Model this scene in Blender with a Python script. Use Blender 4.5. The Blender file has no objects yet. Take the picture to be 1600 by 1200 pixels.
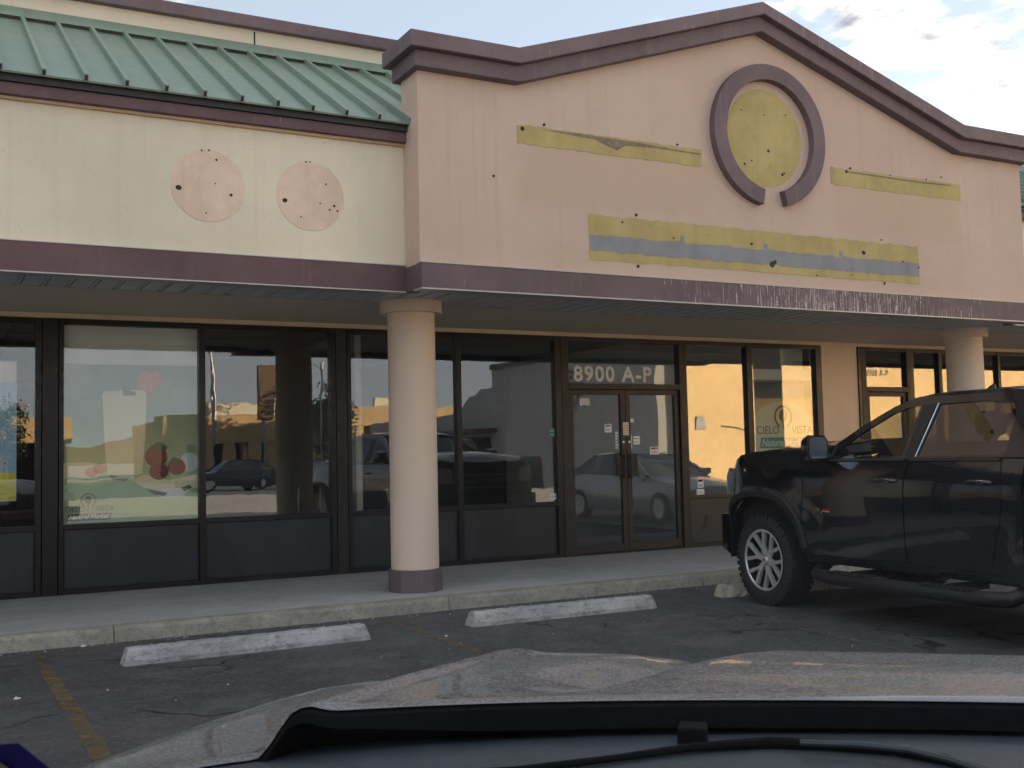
import bpy, bmesh, math, random
from mathutils import Vector, Matrix
random.seed(7)
R = math.radians
sc = bpy.context.scene
COL = sc.collection

CLOUD = dict(big=0.55, boff=(-7.7031, 12.077, 0), fine=4.6, lo=1.40, hi=1.60, max=0.92, glow=0.5, base=3.5, air=0.60, dust=0.12, veil=1.95, vmix=0.70, haze=3.7)
SKY_STRENGTH, EXPOSURE, GLASS_WAVE, DUST, TRUCK_ROT = 0.05, 3.0, 0.06, 1.0, -4.0

# ------------------------------------------------------------------ camera
FPX, YAW, PITCH, ROLL = 1720.0, R(28.45), R(3.6), R(1.3)
CAM = Vector((0.0, -12.331, 1.354))          # sidewalk is z = 0, shop glass is the plane y = 0
fw = Vector((math.sin(YAW) * math.cos(PITCH), math.cos(YAW) * math.cos(PITCH), math.sin(PITCH)))
r0 = Vector((math.cos(YAW), -math.sin(YAW), 0)); u0 = r0.cross(fw)
rt = r0 * math.cos(ROLL) - u0 * math.sin(ROLL)
up = r0 * math.sin(ROLL) + u0 * math.cos(ROLL)
cd = bpy.data.cameras.new('camera'); cam = bpy.data.objects.new('camera', cd); COL.objects.link(cam)
cam.matrix_world = Matrix(((rt.x, up.x, -fw.x, CAM.x), (rt.y, up.y, -fw.y, CAM.y), (rt.z, up.z, -fw.z, CAM.z), (0, 0, 0, 1)))
cd.sensor_fit = 'HORIZONTAL'; cd.sensor_width = 36.0; cd.lens = FPX / 1600 * 36
cd.clip_start = 0.02; cd.clip_end = 6000
cd.dof.use_dof = True; cd.dof.focus_distance = 11.0; cd.dof.aperture_fstop = 26.0
sc.camera = cam
def pray(x, y): return fw + rt * ((x - 800) / FPX) + up * ((600 - y) / FPX)
def on_z(x, y, z): d = pray(x, y); return CAM + d * ((z - CAM.z) / d.z)
def on_y(x, y, yy): d = pray(x, y); return CAM + d * ((yy - CAM.y) / d.y)

# ------------------------------------------------------------------ world, sun, exposure
SUN_AZ, SUN_EL = R(66), R(9.5)                # azimuth from +Y towards +X
sund = Vector((math.sin(SUN_AZ) * math.cos(SUN_EL), math.cos(SUN_AZ) * math.cos(SUN_EL), math.sin(SUN_EL)))
w = bpy.data.worlds.new('World'); sc.world = w; w.use_nodes = True
nt = w.node_tree; nt.nodes.clear()
def wn(t, **k):
    n = nt.nodes.new(t)
    for a, b in k.items(): setattr(n, a, b)
    return n
sky = wn('ShaderNodeTexSky', sky_type='NISHITA', sun_disc=False, sun_elevation=SUN_EL, sun_rotation=SUN_AZ, altitude=1100, air_density=CLOUD['air'], dust_density=CLOUD['dust'], ozone_density=1.0)
tc = wn('ShaderNodeTexCoord'); sep = wn('ShaderNodeSeparateXYZ')
nt.links.new(tc.outputs['Generated'], sep.inputs[0])
def wmath(op, a, b=None, c=None, clamp=False):
    n = wn('ShaderNodeMath', operation=op, use_clamp=clamp)
    for i, v in enumerate((a, b, c)):
        if v is None: continue
        if hasattr(v, 'links'): nt.links.new(v, n.inputs[i])
        else: n.inputs[i].default_value = v
    return n.outputs[0]
# a flat cloud layer seen in perspective: direction divided by its height
zz = wmath('ADD', wmath('MAXIMUM', sep.outputs['Z'], 0.0), 0.10)
cu = wn('ShaderNodeCombineXYZ')
nt.links.new(wmath('DIVIDE', sep.outputs['X'], zz), cu.inputs[0]); nt.links.new(wmath('DIVIDE', sep.outputs['Y'], zz), cu.inputs[1])
def wnoise(scale, detail, rough, off, dist=0.0):
    m = wn('ShaderNodeMapping'); m.inputs['Location'].default_value = off
    nt.links.new(cu.outputs[0], m.inputs[0])
    n = wn('ShaderNodeTexNoise'); n.inputs['Scale'].default_value = scale; n.inputs['Detail'].default_value = detail
    n.inputs['Roughness'].default_value = rough; n.inputs['Distortion'].default_value = dist
    nt.links.new(m.outputs[0], n.inputs['Vector']); return n.outputs['Fac']
big = wnoise(CLOUD['big'], 2, 0.5, CLOUD['boff'])
fine = wnoise(CLOUD['fine'], 7, 0.58, (1.3, 4.1, 0), 0.25)
fine2 = wnoise(CLOUD['fine'] * 1.7, 6, 0.6, (7.7, 2.2, 0), 0.3)
cov = wmath('ADD', wmath('MULTIPLY', big, 1.5), wmath('MULTIPLY', fine, 1.3))
mr = wn('ShaderNodeMapRange', interpolation_type='SMOOTHSTEP'); nt.links.new(cov, mr.inputs[0])
mr.inputs[1].default_value = CLOUD['lo']; mr.inputs[2].default_value = CLOUD['hi']; mr.inputs[3].default_value = 0; mr.inputs[4].default_value = CLOUD['max']
dt = wn('ShaderNodeVectorMath', operation='DOT_PRODUCT'); nt.links.new(tc.outputs['Generated'], dt.inputs[0]); dt.inputs[1].default_value = sund
glow = wmath('POWER', wmath('MAXIMUM', dt.outputs['Value'], 0.0), 8.0)
# a thin high veil over the blue, brighter towards the sun
vl = wmath('ADD', wmath('MULTIPLY', glow, CLOUD['veil'] * 0.25), CLOUD['veil'])
vc_ = wn('ShaderNodeCombineXYZ'); nt.links.new(wmath('MULTIPLY', vl, 0.93), vc_.inputs[0]); nt.links.new(wmath('MULTIPLY', vl, 0.985), vc_.inputs[1]); nt.links.new(vl, vc_.inputs[2])
mv = wn('ShaderNodeMix', data_type='RGBA'); mv.inputs[0].default_value = CLOUD['vmix']; nt.links.new(sky.outputs[0], mv.inputs[6]); nt.links.new(vc_.outputs[0], mv.inputs[7])
lum = wmath('MULTIPLY', wmath('ADD', wmath('MULTIPLY', glow, CLOUD['glow']), CLOUD['base']), wmath('MAXIMUM', wmath('ADD', wmath('MULTIPLY', fine2, 3.4), -0.72), 0.30))
cc = wn('ShaderNodeCombineXYZ')
nt.links.new(wmath('MULTIPLY', lum, 0.985), cc.inputs[0]); nt.links.new(wmath('MULTIPLY', lum, 0.99), cc.inputs[1]); nt.links.new(wmath('MULTIPLY', lum, 0.99), cc.inputs[2])
mx = wn('ShaderNodeMix', data_type='RGBA'); nt.links.new(mr.outputs[0], mx.inputs[0])
nt.links.new(mv.outputs[2], mx.inputs[6]); nt.links.new(cc.outputs[0], mx.inputs[7])
# pale haze low in the sky all round
hzr = wn('ShaderNodeMapRange', interpolation_type='SMOOTHSTEP'); nt.links.new(sep.outputs['Z'], hzr.inputs[0])
hzr.inputs[1].default_value = 0.0; hzr.inputs[2].default_value = 0.36; hzr.inputs[3].default_value = 0.9; hzr.inputs[4].default_value = 0.0
hl = wmath('MULTIPLY', wmath('ADD', wmath('MULTIPLY', glow, 0.9), 1.0), CLOUD['haze'])
hc = wn('ShaderNodeCombineXYZ'); nt.links.new(wmath('MULTIPLY', hl, 0.955), hc.inputs[0]); nt.links.new(wmath('MULTIPLY', hl, 0.975), hc.inputs[1]); nt.links.new(hl, hc.inputs[2])
mh = wn('ShaderNodeMix', data_type='RGBA'); nt.links.new(hzr.outputs[0], mh.inputs[0]); nt.links.new(mx.outputs[2], mh.inputs[6]); nt.links.new(hc.outputs[0], mh.inputs[7])
bg = wn('ShaderNodeBackground'); bg.inputs[1].default_value = SKY_STRENGTH
nt.links.new(mh.outputs[2], bg.inputs[0])
wo = wn('ShaderNodeOutputWorld'); nt.links.new(bg.outputs[0], wo.inputs[0])
sl = bpy.data.lights.new('sun', 'SUN'); sl.energy = 4.3; sl.angle = R(0.6); sl.color = (1.0, 0.78, 0.50)
so = bpy.data.objects.new('sun', sl); COL.objects.link(so); so.rotation_euler = sund.to_track_quat('Z', 'Y').to_euler(); so.location = (20, 10, 30)
vs = sc.view_settings; vs.view_transform = 'Standard'; vs.look = 'None'; vs.gamma = 1; vs.exposure = EXPOSURE; vs.use_curve_mapping = False

# ------------------------------------------------------------------ materials
MATS = {}
class Nodes:
    def __init__(s, name):
        s.m = bpy.data.materials.new(name); s.m.use_nodes = True; s.t = s.m.node_tree; s.t.nodes.clear()
        s.out = s.n('ShaderNodeOutputMaterial'); s.tc = s.n('ShaderNodeTexCoord'); MATS[name] = s.m
    def n(s, t, **k):
        x = s.t.nodes.new(t)
        for a, b in k.items(): setattr(x, a, b)
        return x
    def set(s, sock, v):
        if hasattr(v, 'links'): s.t.links.new(v, sock)
        elif isinstance(v, (tuple, list)) and len(v) == 3 and sock.type == 'RGBA': sock.default_value = (*v, 1)
        else: sock.default_value = v
    def coord(s, scale=(1, 1, 1), loc=(0, 0, 0), space='Object', rot=(0, 0, 0)):
        m = s.n('ShaderNodeMapping'); m.inputs['Scale'].default_value = scale; m.inputs['Location'].default_value = loc; m.inputs['Rotation'].default_value = rot
        s.t.links.new(s.tc.outputs[space], m.inputs[0]); return m.outputs[0]
    def noise(s, scale, detail=4, rough=0.55, sc3=(1, 1, 1), loc=(0, 0, 0), dist=0.0):
        x = s.n('ShaderNodeTexNoise'); x.inputs['Scale'].default_value = scale; x.inputs['Detail'].default_value = detail
        x.inputs['Roughness'].default_value = rough; x.inputs['Distortion'].default_value = dist
        s.t.links.new(s.coord(sc3, loc), x.inputs['Vector']); return x.outputs['Fac']
    def ramp(s, v, lo, hi, a=0.0, b=1.0, smooth=True):
        x = s.n('ShaderNodeMapRange'); x.interpolation_type = 'SMOOTHSTEP' if smooth else 'LINEAR'
        s.set(x.inputs[0], v); x.inputs[1].default_value = lo; x.inputs[2].default_value = hi; x.inputs[3].default_value = a; x.inputs[4].default_value = b
        return x.outputs[0]
    def math(s, op, a, b=None):
        x = s.n('ShaderNodeMath', operation=op); s.set(x.inputs[0], a)
        if b is not None: s.set(x.inputs[1], b)
        return x.outputs[0]
    def mix(s, f, a, b, mode='MIX'):
        x = s.n('ShaderNodeMix', data_type='RGBA', blend_type=mode); s.set(x.inputs[0], f); s.set(x.inputs[6], a); s.set(x.inputs[7], b); return x.outputs[2]
    def bump(s, h, strength=0.3, dist=0.01):
        x = s.n('ShaderNodeBump'); x.inputs['Strength'].default_value = strength; x.inputs['Distance'].default_value = dist; s.set(x.inputs['Height'], h); return x.outputs[0]
    def bsdf(s, color, rough=0.8, metallic=0.0, normal=None, spec=0.5, coat=0.0, coat_rough=0.05):
        x = s.n('ShaderNodeBsdfPrincipled'); s.set(x.inputs['Base Color'], color); s.set(x.inputs['Roughness'], rough); s.set(x.inputs['Metallic'], metallic)
        x.inputs['Specular IOR Level'].default_value = spec
        s.set(x.inputs['Coat Weight'], coat); x.inputs['Coat Roughness'].default_value = coat_rough
        if normal is not None: s.t.links.new(normal, x.inputs['Normal'])
        return x.outputs[0]
    def done(s, sh): s.t.links.new(sh, s.out.inputs[0]); return s.m

def plain(name, c, rough=0.6, metallic=0.0, var=0.12, scale=6, bump=0.0, bscale=60, spec=0.5, coat=0.0):
    k = Nodes(name); f = k.noise(scale, 5, 0.6)
    col = k.mix(f, tuple(v * (1 - var) for v in c), tuple(min(1, v * (1 + var)) for v in c))
    nrm = k.bump(k.noise(bscale, 3, 0.6), bump, 0.01) if bump else None
    rr = k.ramp(k.noise(scale * 3, 4), 0.3, 0.7, max(0.02, rough - 0.07), min(1, rough + 0.07))
    return k.done(k.bsdf(col, rr, metallic, nrm, spec, coat))

def stucco(name, c, streak=0.25):
    k = Nodes(name)
    f = k.noise(0.55, 4, 0.6); g = k.noise(3.2, 5, 0.65); h = k.noise(1.0, 5, 0.68, (11, 11, 0.30)); h2 = k.noise(0.22, 3, 0.5)
    col = k.mix(k.ramp(f, 0.25, 0.75), tuple(v * 0.88 for v in c), tuple(v * 1.08 for v in c))
    col = k.mix(k.ramp(g, 0.3, 0.7, 0, 0.22), col, tuple(v * 0.82 for v in c))
    col = k.mix(k.ramp(h, 0.52, 0.78, 0, streak), col, tuple(v * 0.62 for v in c)); col = k.mix(k.ramp(h2, 0.42, 0.62, 0, 0.35), col, (c[0] * 0.93, c[1] * 0.86, c[2] * 0.78))
    if name == 'stucco_peach':
        sx = k.n('ShaderNodeSeparateXYZ'); k.t.links.new(k.tc.outputs['Object'], sx.inputs[0]); wob = k.math('MULTIPLY', k.math('SUBTRACT', k.noise(2.2, 4), 0.5), 0.5)
        for xa, xb, za, zb, am in ((5.05, 7.3, 3.72, 4.33, 0.75), (9.1, 11.1, 3.75, 4.31, 0.6), (5.3, 10.9, 3.08, 3.35, 0.35)):
            X_ = k.math('ADD', sx.outputs['X'], wob); Z_ = k.math('ADD', sx.outputs['Z'], k.math('MULTIPLY', wob, 0.4))
            mk = k.math('MULTIPLY', k.math('MULTIPLY', k.ramp(X_, xa - .1, xa + .1), k.ramp(X_, xb - .15, xb + .15, 1, 0)), k.math('MULTIPLY', k.ramp(Z_, za - .08, za + .12), k.ramp(Z_, zb - .03, zb + .03, 1, 0)))
            col = k.mix(k.math('MULTIPLY', mk, am), col, (0.54, 0.40, 0.305))
    sp = k.noise(26, 2, 0.5); col = k.mix(k.ramp(sp, 0.70, 0.76, 0, 0.35), col, tuple(v * 0.55 for v in c))
    bh = k.math('ADD', k.noise(85, 4, 0.7), k.math('MULTIPLY', k.noise(9, 3, 0.6), 1.2))
    return k.done(k.bsdf(col, 0.9, 0, k.bump(bh, 0.35, 0.008), 0.25))
stucco('stucco_cream', (0.76, 0.70, 0.565)); stucco('stucco_peach', (0.605, 0.475, 0.402), 0.38); stucco('stucco_repaint', (0.585, 0.435, 0.345), 0.4); stucco('stucco_tan', (0.55, 0.415, 0.30), 0.2)
stucco('stucco_ochre', (0.80, 0.58, 0.31), 0.25); stucco('stucco_grey', (0.50, 0.50, 0.495), 0.2); stucco('stucco_far', (0.55, 0.40, 0.24)); stucco('column_paint', (0.82, 0.675, 0.545), 0.16); stucco('pier_paint', (0.88, 0.73, 0.56), 0.15)


def scraped(name, c, under, lo=0.60):
    k = Nodes(name); g = k.noise(2.5, 5, 0.65)
    col = k.mix(k.ramp(g, 0.3, 0.7), tuple(v * 0.88 for v in c), tuple(v * 1.08 for v in c))
    s1 = k.noise(16, 6, 0.72, (1, 1, 2.2)); col = k.mix(k.ramp(s1, lo, lo + 0.06, 0, 0.75), col, under)
    s2 = k.noise(1.3, 4, 0.6, (6, 6, 0.5)); col = k.mix(k.ramp(s2, 0.5, 0.8, 0, 0.3), col, tuple(v * 0.6 for v in c))
    return k.done(k.bsdf(col, 0.9, 0, k.bump(k.noise(70, 4, 0.7), 0.4, 0.008), 0.2))
scraped('paint_yellow', (0.47, 0.385, 0.175), (0.30, 0.25, 0.19), 0.62); scraped('paint_grey', (0.275, 0.285, 0.305), (0.44, 0.38, 0.22), 0.66)
scraped('patch_pale', (0.76, 0.60, 0.48), (0.34, 0.26, 0.19), 0.685); scraped('scuff', (0.22, 0.18, 0.16), (0.36, 0.28, 0.15), 0.50)

def trim(name, c, drips=0.0):
    k = Nodes(name); f = k.noise(1.4, 5, 0.6)
    col = k.mix(k.ramp(f, 0.3, 0.7), tuple(v * 0.82 for v in c), tuple(v * 1.18 for v in c))
    d = k.noise(1.0, 3, 0.6, (9, 9, 0.6)); col = k.mix(k.ramp(d, 0.55, 0.8, 0, 0.35), col, tuple(v * 1.9 + 0.02 for v in c))
    if drips:
        st = k.noise(1.0, 2, 0.75, (52, 0, 2.0)); zone = k.noise(0.42, 1, 0.5, (1, 0, 0), (2.1, 0, 0))
        sep_ = k.n('ShaderNodeSeparateXYZ'); k.t.links.new(k.tc.outputs['Object'], sep_.inputs[0])
        g = k.math('DIVIDE', k.math('SUBTRACT', sep_.outputs['X'], 9.0), 2.6); g = k.math('POWER', 2.718, k.math('MULTIPLY', k.math('MULTIPLY', g, g), -1.0))
        th = k.math('SUBTRACT', 0.735, k.math('MULTIPLY', g, drips))
        msk = k.ramp(k.math('SUBTRACT', st, k.math('SUBTRACT', th, k.math('MULTIPLY', zone, 0.04))), 0.0, 0.035)
        msk = k.math('MULTIPLY', msk, k.ramp(k.noise(30, 3, 0.7), 0.38, 0.55, 0.1, 0.85))
        col = k.mix(msk, col, (0.62, 0.58, 0.55))
    return k.done(k.bsdf(col, 0.62, 0, k.bump(k.noise(30, 3, 0.6), 0.08, 0.006), 0.4))
trim('trim_plum', (0.150, 0.108, 0.122)); trim('coping_plum', (0.158, 0.114, 0.128), 0.06); trim('fascia_plum', (0.138, 0.098, 0.110), 0.195); trim('trim_left', (0.124, 0.074, 0.083), 0.05)

k = Nodes('roof_green'); f = k.noise(0.9, 4, 0.6); col = k.mix(k.ramp(f, 0.3, 0.7), (0.19, 0.265, 0.21), (0.235, 0.315, 0.255))
col = k.mix(k.ramp(k.noise(1.0, 4, 0.6, (8, 0.6, 0.6)), 0.5, 0.8, 0, 0.3), col, (0.26, 0.32, 0.275))
oi = k.n('ShaderNodeObjectInfo'); col = k.mix(k.ramp(oi.outputs['Random'], 0, 1, 0, 0.35, False), col, (0.15, 0.205, 0.165)); col = k.mix(k.ramp(k.noise(1.0, 5, 0.7, (5, 0.9, 1)), 0.52, 0.78, 0, 0.45), col, (0.13, 0.16, 0.13))
k.done(k.bsdf(col, k.ramp(k.noise(1.6, 4), 0.3, 0.7, 0.36, 0.55), 0.0, k.bump(k.noise(1.6, 2, 0.5), 0.10, 0.03), 0.5))
plain('roof_dark', (0.03, 0.03, 0.032), 0.6); plain('soffit_panel', (0.50, 0.51, 0.51), 0.5, var=0.15, scale=2); plain('soffit_inner', (0.60, 0.50, 0.40), 0.85, scale=2, bump=0.15)
plain('drip_metal', (0.42, 0.40, 0.39), 0.45, 0.3); plain('soffit_trim', (0.38, 0.38, 0.37), 0.5)
plain('frame_bronze', (0.013, 0.013, 0.014), 0.38, 0.3, 0.3, 4); plain('frame_worn', (0.030, 0.026, 0.024), 0.5, 0.3, 0.3, 5); plain('black_rubber', (0.012, 0.012, 0.013), 0.6); plain('seal_black', (0.007, 0.008, 0.010), 0.85, spec=0.12)
k = Nodes('kick_panel'); col = k.mix(k.ramp(k.noise(1.0, 5, 0.65, (2.2, 1, 1.1)), 0.3, 0.75), (0.017, 0.022, 0.028), (0.032, 0.039, 0.047))
col = k.mix(k.ramp(k.noise(1.0, 4, 0.6, (14, 1, 1.2)), 0.62, 0.75, 0, 0.6), col, (0.012, 0.014, 0.017)); k.done(k.bsdf(col, 0.42, 0, k.bump(k.noise(3, 2), 0.04, 0.01), 0.45))

def glass(name, refl, tint, wav=0.10, grime=0.02, tintc=(0.98, 1.0, 0.99)):
    k = Nodes(name)
    lw = k.n('ShaderNodeLayerWeight'); lw.inputs[0].default_value = 0.5
    fac = k.ramp(k.math('POWER', lw.outputs['Facing'], 5.0), 0.0, 1.0, refl, 0.95, False)
    nb = k.bump(k.math('ADD', k.noise(1.3, 2, 0.5, (1.6, 1, 0.5)), k.math('MULTIPLY', k.noise(5.0, 2, 0.5, (1.2, 1, 0.35)), 0.12)), wav, 0.02)
    gl = k.n('ShaderNodeBsdfGlossy'); gl.inputs['Roughness'].default_value = 0.0; gl.inputs['Color'].default_value = (0.97, 0.98, 1.0, 1); k.t.links.new(nb, gl.inputs['Normal'])
    tr = k.n('ShaderNodeBsdfTransparent'); tr.inputs['Color'].default_value = (tint * tintc[0], tint * tintc[1], tint * tintc[2], 1)
    df = k.n('ShaderNodeBsdfDiffuse'); df.inputs['Color'].default_value = (0.45, 0.45, 0.43, 1)
    m0 = k.n('ShaderNodeMixShader'); k.set(m0.inputs[0], k.ramp(k.noise(1.2, 5, 0.65), 0.40, 0.8, grime * 0.4, grime * 2.4)); k.t.links.new(tr.outputs[0], m0.inputs[1]); k.t.links.new(df.outputs[0], m0.inputs[2])
    m1 = k.n('ShaderNodeMixShader'); k.t.links.new(fac, m1.inputs[0]); k.t.links.new(m0.outputs[0], m1.inputs[1]); k.t.links.new(gl.outputs[0], m1.inputs[2])
    return k.done(m1.outputs[0])
glass('shop_glass', 0.08, 0.96, GLASS_WAVE); glass('car_glass', 0.07, 0.66, 0.0, 0.0); glass('tinted_glass', 0.15, 0.10, 0.0, 0.0); glass('windscreen_glass', 0.015, 0.97, 0.0, 0.0, (1, 1, 1))

k = Nodes('sidewalk_concrete'); f = k.noise(0.7, 5, 0.65); g = k.noise(5, 6, 0.7); s_ = k.noise(1.0, 4, 0.6, (0.35, 3.0, 1))
col = k.mix(k.ramp(f, 0.3, 0.7), (0.44, 0.44, 0.435), (0.57, 0.565, 0.56)); col = k.mix(k.ramp(g, 0.4, 0.75, 0, 0.4), col, (0.31, 0.31, 0.305)); col = k.mix(k.ramp(s_, 0.5, 0.8, 0, 0.45), col, (0.33, 0.32, 0.315))
k.done(k.bsdf(col, 0.88, 0, k.bump(k.noise(70, 4, 0.7), 0.3, 0.006), 0.3))
k = Nodes('kerb_concrete'); col = k.mix(k.ramp(k.noise(2, 5, 0.7), 0.3, 0.7), (0.33, 0.315, 0.26), (0.46, 0.44, 0.375)); col = k.mix(k.ramp(k.noise(22, 4, 0.75), 0.48, 0.62, 0, 0.5), col, (0.21, 0.20, 0.17))
col = k.mix(k.ramp(k.noise(1.0, 4, 0.6, (5, 1, 1)), 0.55, 0.8, 0, 0.5), col, (0.15, 0.14, 0.12))
k.done(k.bsdf(col, 0.92, 0, k.bump(k.noise(45, 5, 0.75), 0.7, 0.012), 0.2))
k = Nodes('stop_concrete'); col = k.mix(k.ramp(k.noise(3, 5, 0.7), 0.3, 0.7), (0.33, 0.335, 0.34), (0.52, 0.525, 0.53)); col = k.mix(k.ramp(k.noise(9, 6, 0.75, (1, 1, 2)), 0.47, 0.66, 0, 0.8), col, (0.19, 0.19, 0.19))
col = k.mix(k.ramp(k.noise(35, 3, 0.7), 0.62, 0.70, 0, 0.7), col, (0.16, 0.155, 0.15)); k.done(k.bsdf(col, 0.88, 0, k.bump(k.noise(38, 5, 0.7), 0.5, 0.01), 0.25))
k = Nodes('old_stop_concrete'); col = k.mix(k.ramp(k.noise(3, 5, 0.7), 0.3, 0.7), (0.42, 0.39, 0.33), (0.58, 0.54, 0.46)); col = k.mix(k.ramp(k.noise(22, 4, 0.75), 0.55, 0.66, 0, 0.8), col, (0.14, 0.13, 0.11))
k.done(k.bsdf(col, 0.9, 0, k.bump(k.noise(30, 5, 0.75), 0.9, 0.02), 0.2))

k = Nodes('asphalt'); ag = k.noise(130, 3, 0.7); f = k.noise(0.35, 5, 0.65); g = k.noise(1.6, 6, 0.7)
col = k.mix(k.ramp(f, 0.3, 0.7), (0.052, 0.056, 0.063), (0.082, 0.087, 0.094)); col = k.mix(k.ramp(g, 0.45, 0.75, 0, 0.5), col, (0.036, 0.037, 0.040))
st = k.noise(1.0, 7, 0.75, (0.6, 1.6, 1), (3.0, 1.0, 0)); col = k.mix(k.ramp(st, 0.53, 0.66, 0, 0.8), col, (0.125, 0.105, 0.09)); pt = k.noise(2.6, 6, 0.75, loc=(1, 8, 0)); col = k.mix(k.ramp(pt, 0.48, 0.64, 0, 0.75), col, (0.115, 0.12, 0.128))
ol = k.noise(1.3, 5, 0.65, (0.8, 1.6, 1), (9, 4, 0)); col = k.mix(k.ramp(ol, 0.64, 0.70, 0, 0.85), col, (0.012, 0.012, 0.013))
col = k.mix(k.ramp(ag, 0.56, 0.70, 0, 0.6), col, (0.19, 0.19, 0.19)); col = k.mix(k.ramp(k.noise(22, 6, 0.85), 0.48, 0.62, 0, 0.75), col, (0.15, 0.154, 0.162)); col = k.mix(k.ramp(k.noise(60, 2, 0.6, loc=(4, 0, 0)), 0.58, 0.68, 0, 0.6), col, (0.02, 0.02, 0.022)); col = k.mix(k.ramp(k.noise(9, 3, 0.5), 0.74, 0.77, 0, 0.5), col, (0.2, 0.19, 0.18))
vor = k.n('ShaderNodeTexVoronoi', feature='DISTANCE_TO_EDGE'); vor.inputs['Scale'].default_value = 0.42
wv = k.n('ShaderNodeVectorMath', operation='ADD'); k.t.links.new(k.coord(), wv.inputs[0]); nz = k.n('ShaderNodeTexNoise'); nz.inputs['Scale'].default_value = 2.2; k.t.links.new(k.coord(), nz.inputs['Vector']); k.t.links.new(nz.outputs['Color'], wv.inputs[1]); k.t.links.new(wv.outputs[0], vor.inputs['Vector'])
cr = k.math('MULTIPLY', k.ramp(vor.outputs['Distance'], 0.004, 0.016, 1, 0), k.ramp(k.noise(0.5, 3, 0.6, loc=(5, 5, 0)), 0.50, 0.60))
col = k.mix(k.math('MULTIPLY', cr, 0.8), col, (0.008, 0.008, 0.009))
k.done(k.bsdf(col, k.ramp(k.noise(0.8, 4, 0.6), 0.3, 0.7, 0.62, 0.85), 0, k.bump(k.math('SUBTRACT', k.math('ADD', k.noise(90, 4, 0.75), k.math('MULTIPLY', k.noise(4, 4, 0.6), 0.8)), k.math('MULTIPLY', cr, 2.0)), 0.5, 0.012), 0.4))

def worn(name, c, lo, hi, amax=0.9):
    k = Nodes(name); a = k.ramp(k.noise(7, 7, 0.8), lo, hi, 0, amax)
    col = k.mix(k.noise(2, 4), tuple(v * 0.75 for v in c), tuple(v * 1.15 for v in c))
    sh = k.bsdf(col, 0.85, 0, k.bump(k.noise(90, 4, 0.75), 0.5, 0.01), 0.3); tr = k.n('ShaderNodeBsdfTransparent'); m = k.n('ShaderNodeMixShader')
    k.t.links.new(a, m.inputs[0]); k.t.links.new(tr.outputs[0], m.inputs[1]); k.t.links.new(sh, m.inputs[2]); return k.done(m.outputs[0])
worn('line_yellow', (0.245, 0.175, 0.085), 0.36, 0.60, 0.80); worn('line_faded', (0.24, 0.17, 0.085), 0.40, 0.58, 0.62); worn('line_pale', (0.20, 0.185, 0.16), 0.38, 0.60, 0.55)
plain('litter', (0.5, 0.48, 0.44), 0.8, var=0.3)

# vehicles
k = Nodes('truck_black'); k.done(k.bsdf((0.005, 0.006, 0.009), 0.16, 0.0, None, 0.5, 1.0, 0.012))
plain('plastic_black', (0.018, 0.018, 0.019), 0.55, bump=0.12, bscale=200); plain('tyre_rubber', (0.020, 0.021, 0.022), 0.75, bump=0.15, bscale=90)
plain('alloy', (0.64, 0.64, 0.65), 0.38, 0.6, 0.05); plain('alloy_dark', (0.035, 0.036, 0.038), 0.4, 0.5); plain('chrome', (0.75, 0.75, 0.76), 0.08, 1.0, 0.03)
plain('seat_cloth', (0.03, 0.03, 0.032), 0.8); plain('lamp_lens', (0.6, 0.62, 0.64), 0.12, 0.2, coat=1.0); plain('red_lens', (0.35, 0.02, 0.02), 0.2, coat=1.0)
plain('mirror_glass', (0.8, 0.83, 0.86), 0.01, 1.0, 0.0)
plain('silver_paint', (0.42, 0.43, 0.44), 0.3, 0.3, 0.03, coat=1.0); plain('red_enamel', (0.45, 0.03, 0.03), 0.3)
k = Nodes('dusty_paint'); dn = k.noise(215, 2, 0.6); d2 = k.noise(2.6, 5, 0.65); d3 = k.noise(60, 4, 0.7)
dm = k.math('ADD', k.ramp(dn, 0.40, 0.64, 0.16, 0.72), k.ramp(d2, 0.3, 0.75, -0.05, 0.08))
dm = k.math('ADD', dm, k.ramp(d3, 0.45, 0.65, 0.0, 0.07))
paint = k.bsdf((0.040, 0.040, 0.045), 0.30, 0.35, None, 0.5, 1.0, 0.035); dust = k.bsdf((0.29, 0.29, 0.295), 0.5, 0, k.bump(dn, 0.25, 0.002), 0.4)
m = k.n('ShaderNodeMixShader'); k.t.links.new(k.math('MULTIPLY', dm, DUST), m.inputs[0]); k.t.links.new(paint, m.inputs[1]); k.t.links.new(dust, m.inputs[2]); k.done(m.outputs[0])
plain('maroon_paint', (0.10, 0.018, 0.020), 0.35, 0.3, 0.1, coat=0.8); plain('cowl_plastic', (0.050, 0.062, 0.078), 0.45, bump=0.1, bscale=120)
# interior and print
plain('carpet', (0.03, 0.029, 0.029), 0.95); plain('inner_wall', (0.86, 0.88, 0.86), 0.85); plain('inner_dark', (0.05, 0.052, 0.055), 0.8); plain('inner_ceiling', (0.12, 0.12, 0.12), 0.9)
plain('white_vinyl', (0.74, 0.76, 0.74), 0.5, var=0.05); plain('paper_white', (0.82, 0.83, 0.81), 0.7, var=0.05); plain('print_black', (0.02, 0.02, 0.02), 0.6); plain('print_grey', (0.22, 0.23, 0.24), 0.6)
plain('print_blue', (0.16, 0.30, 0.42), 0.6); plain('print_teal', (0.08, 0.30, 0.24), 0.6); plain('print_red', (0.45, 0.06, 0.05), 0.6); plain('sky_blue_print', (0.36, 0.58, 0.80), 0.6, var=0.05); plain('yellow_print', (0.80, 0.70, 0.06), 0.6)
plain('sticker_blue', (0.03, 0.05, 0.55), 0.5, var=0.03)
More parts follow.
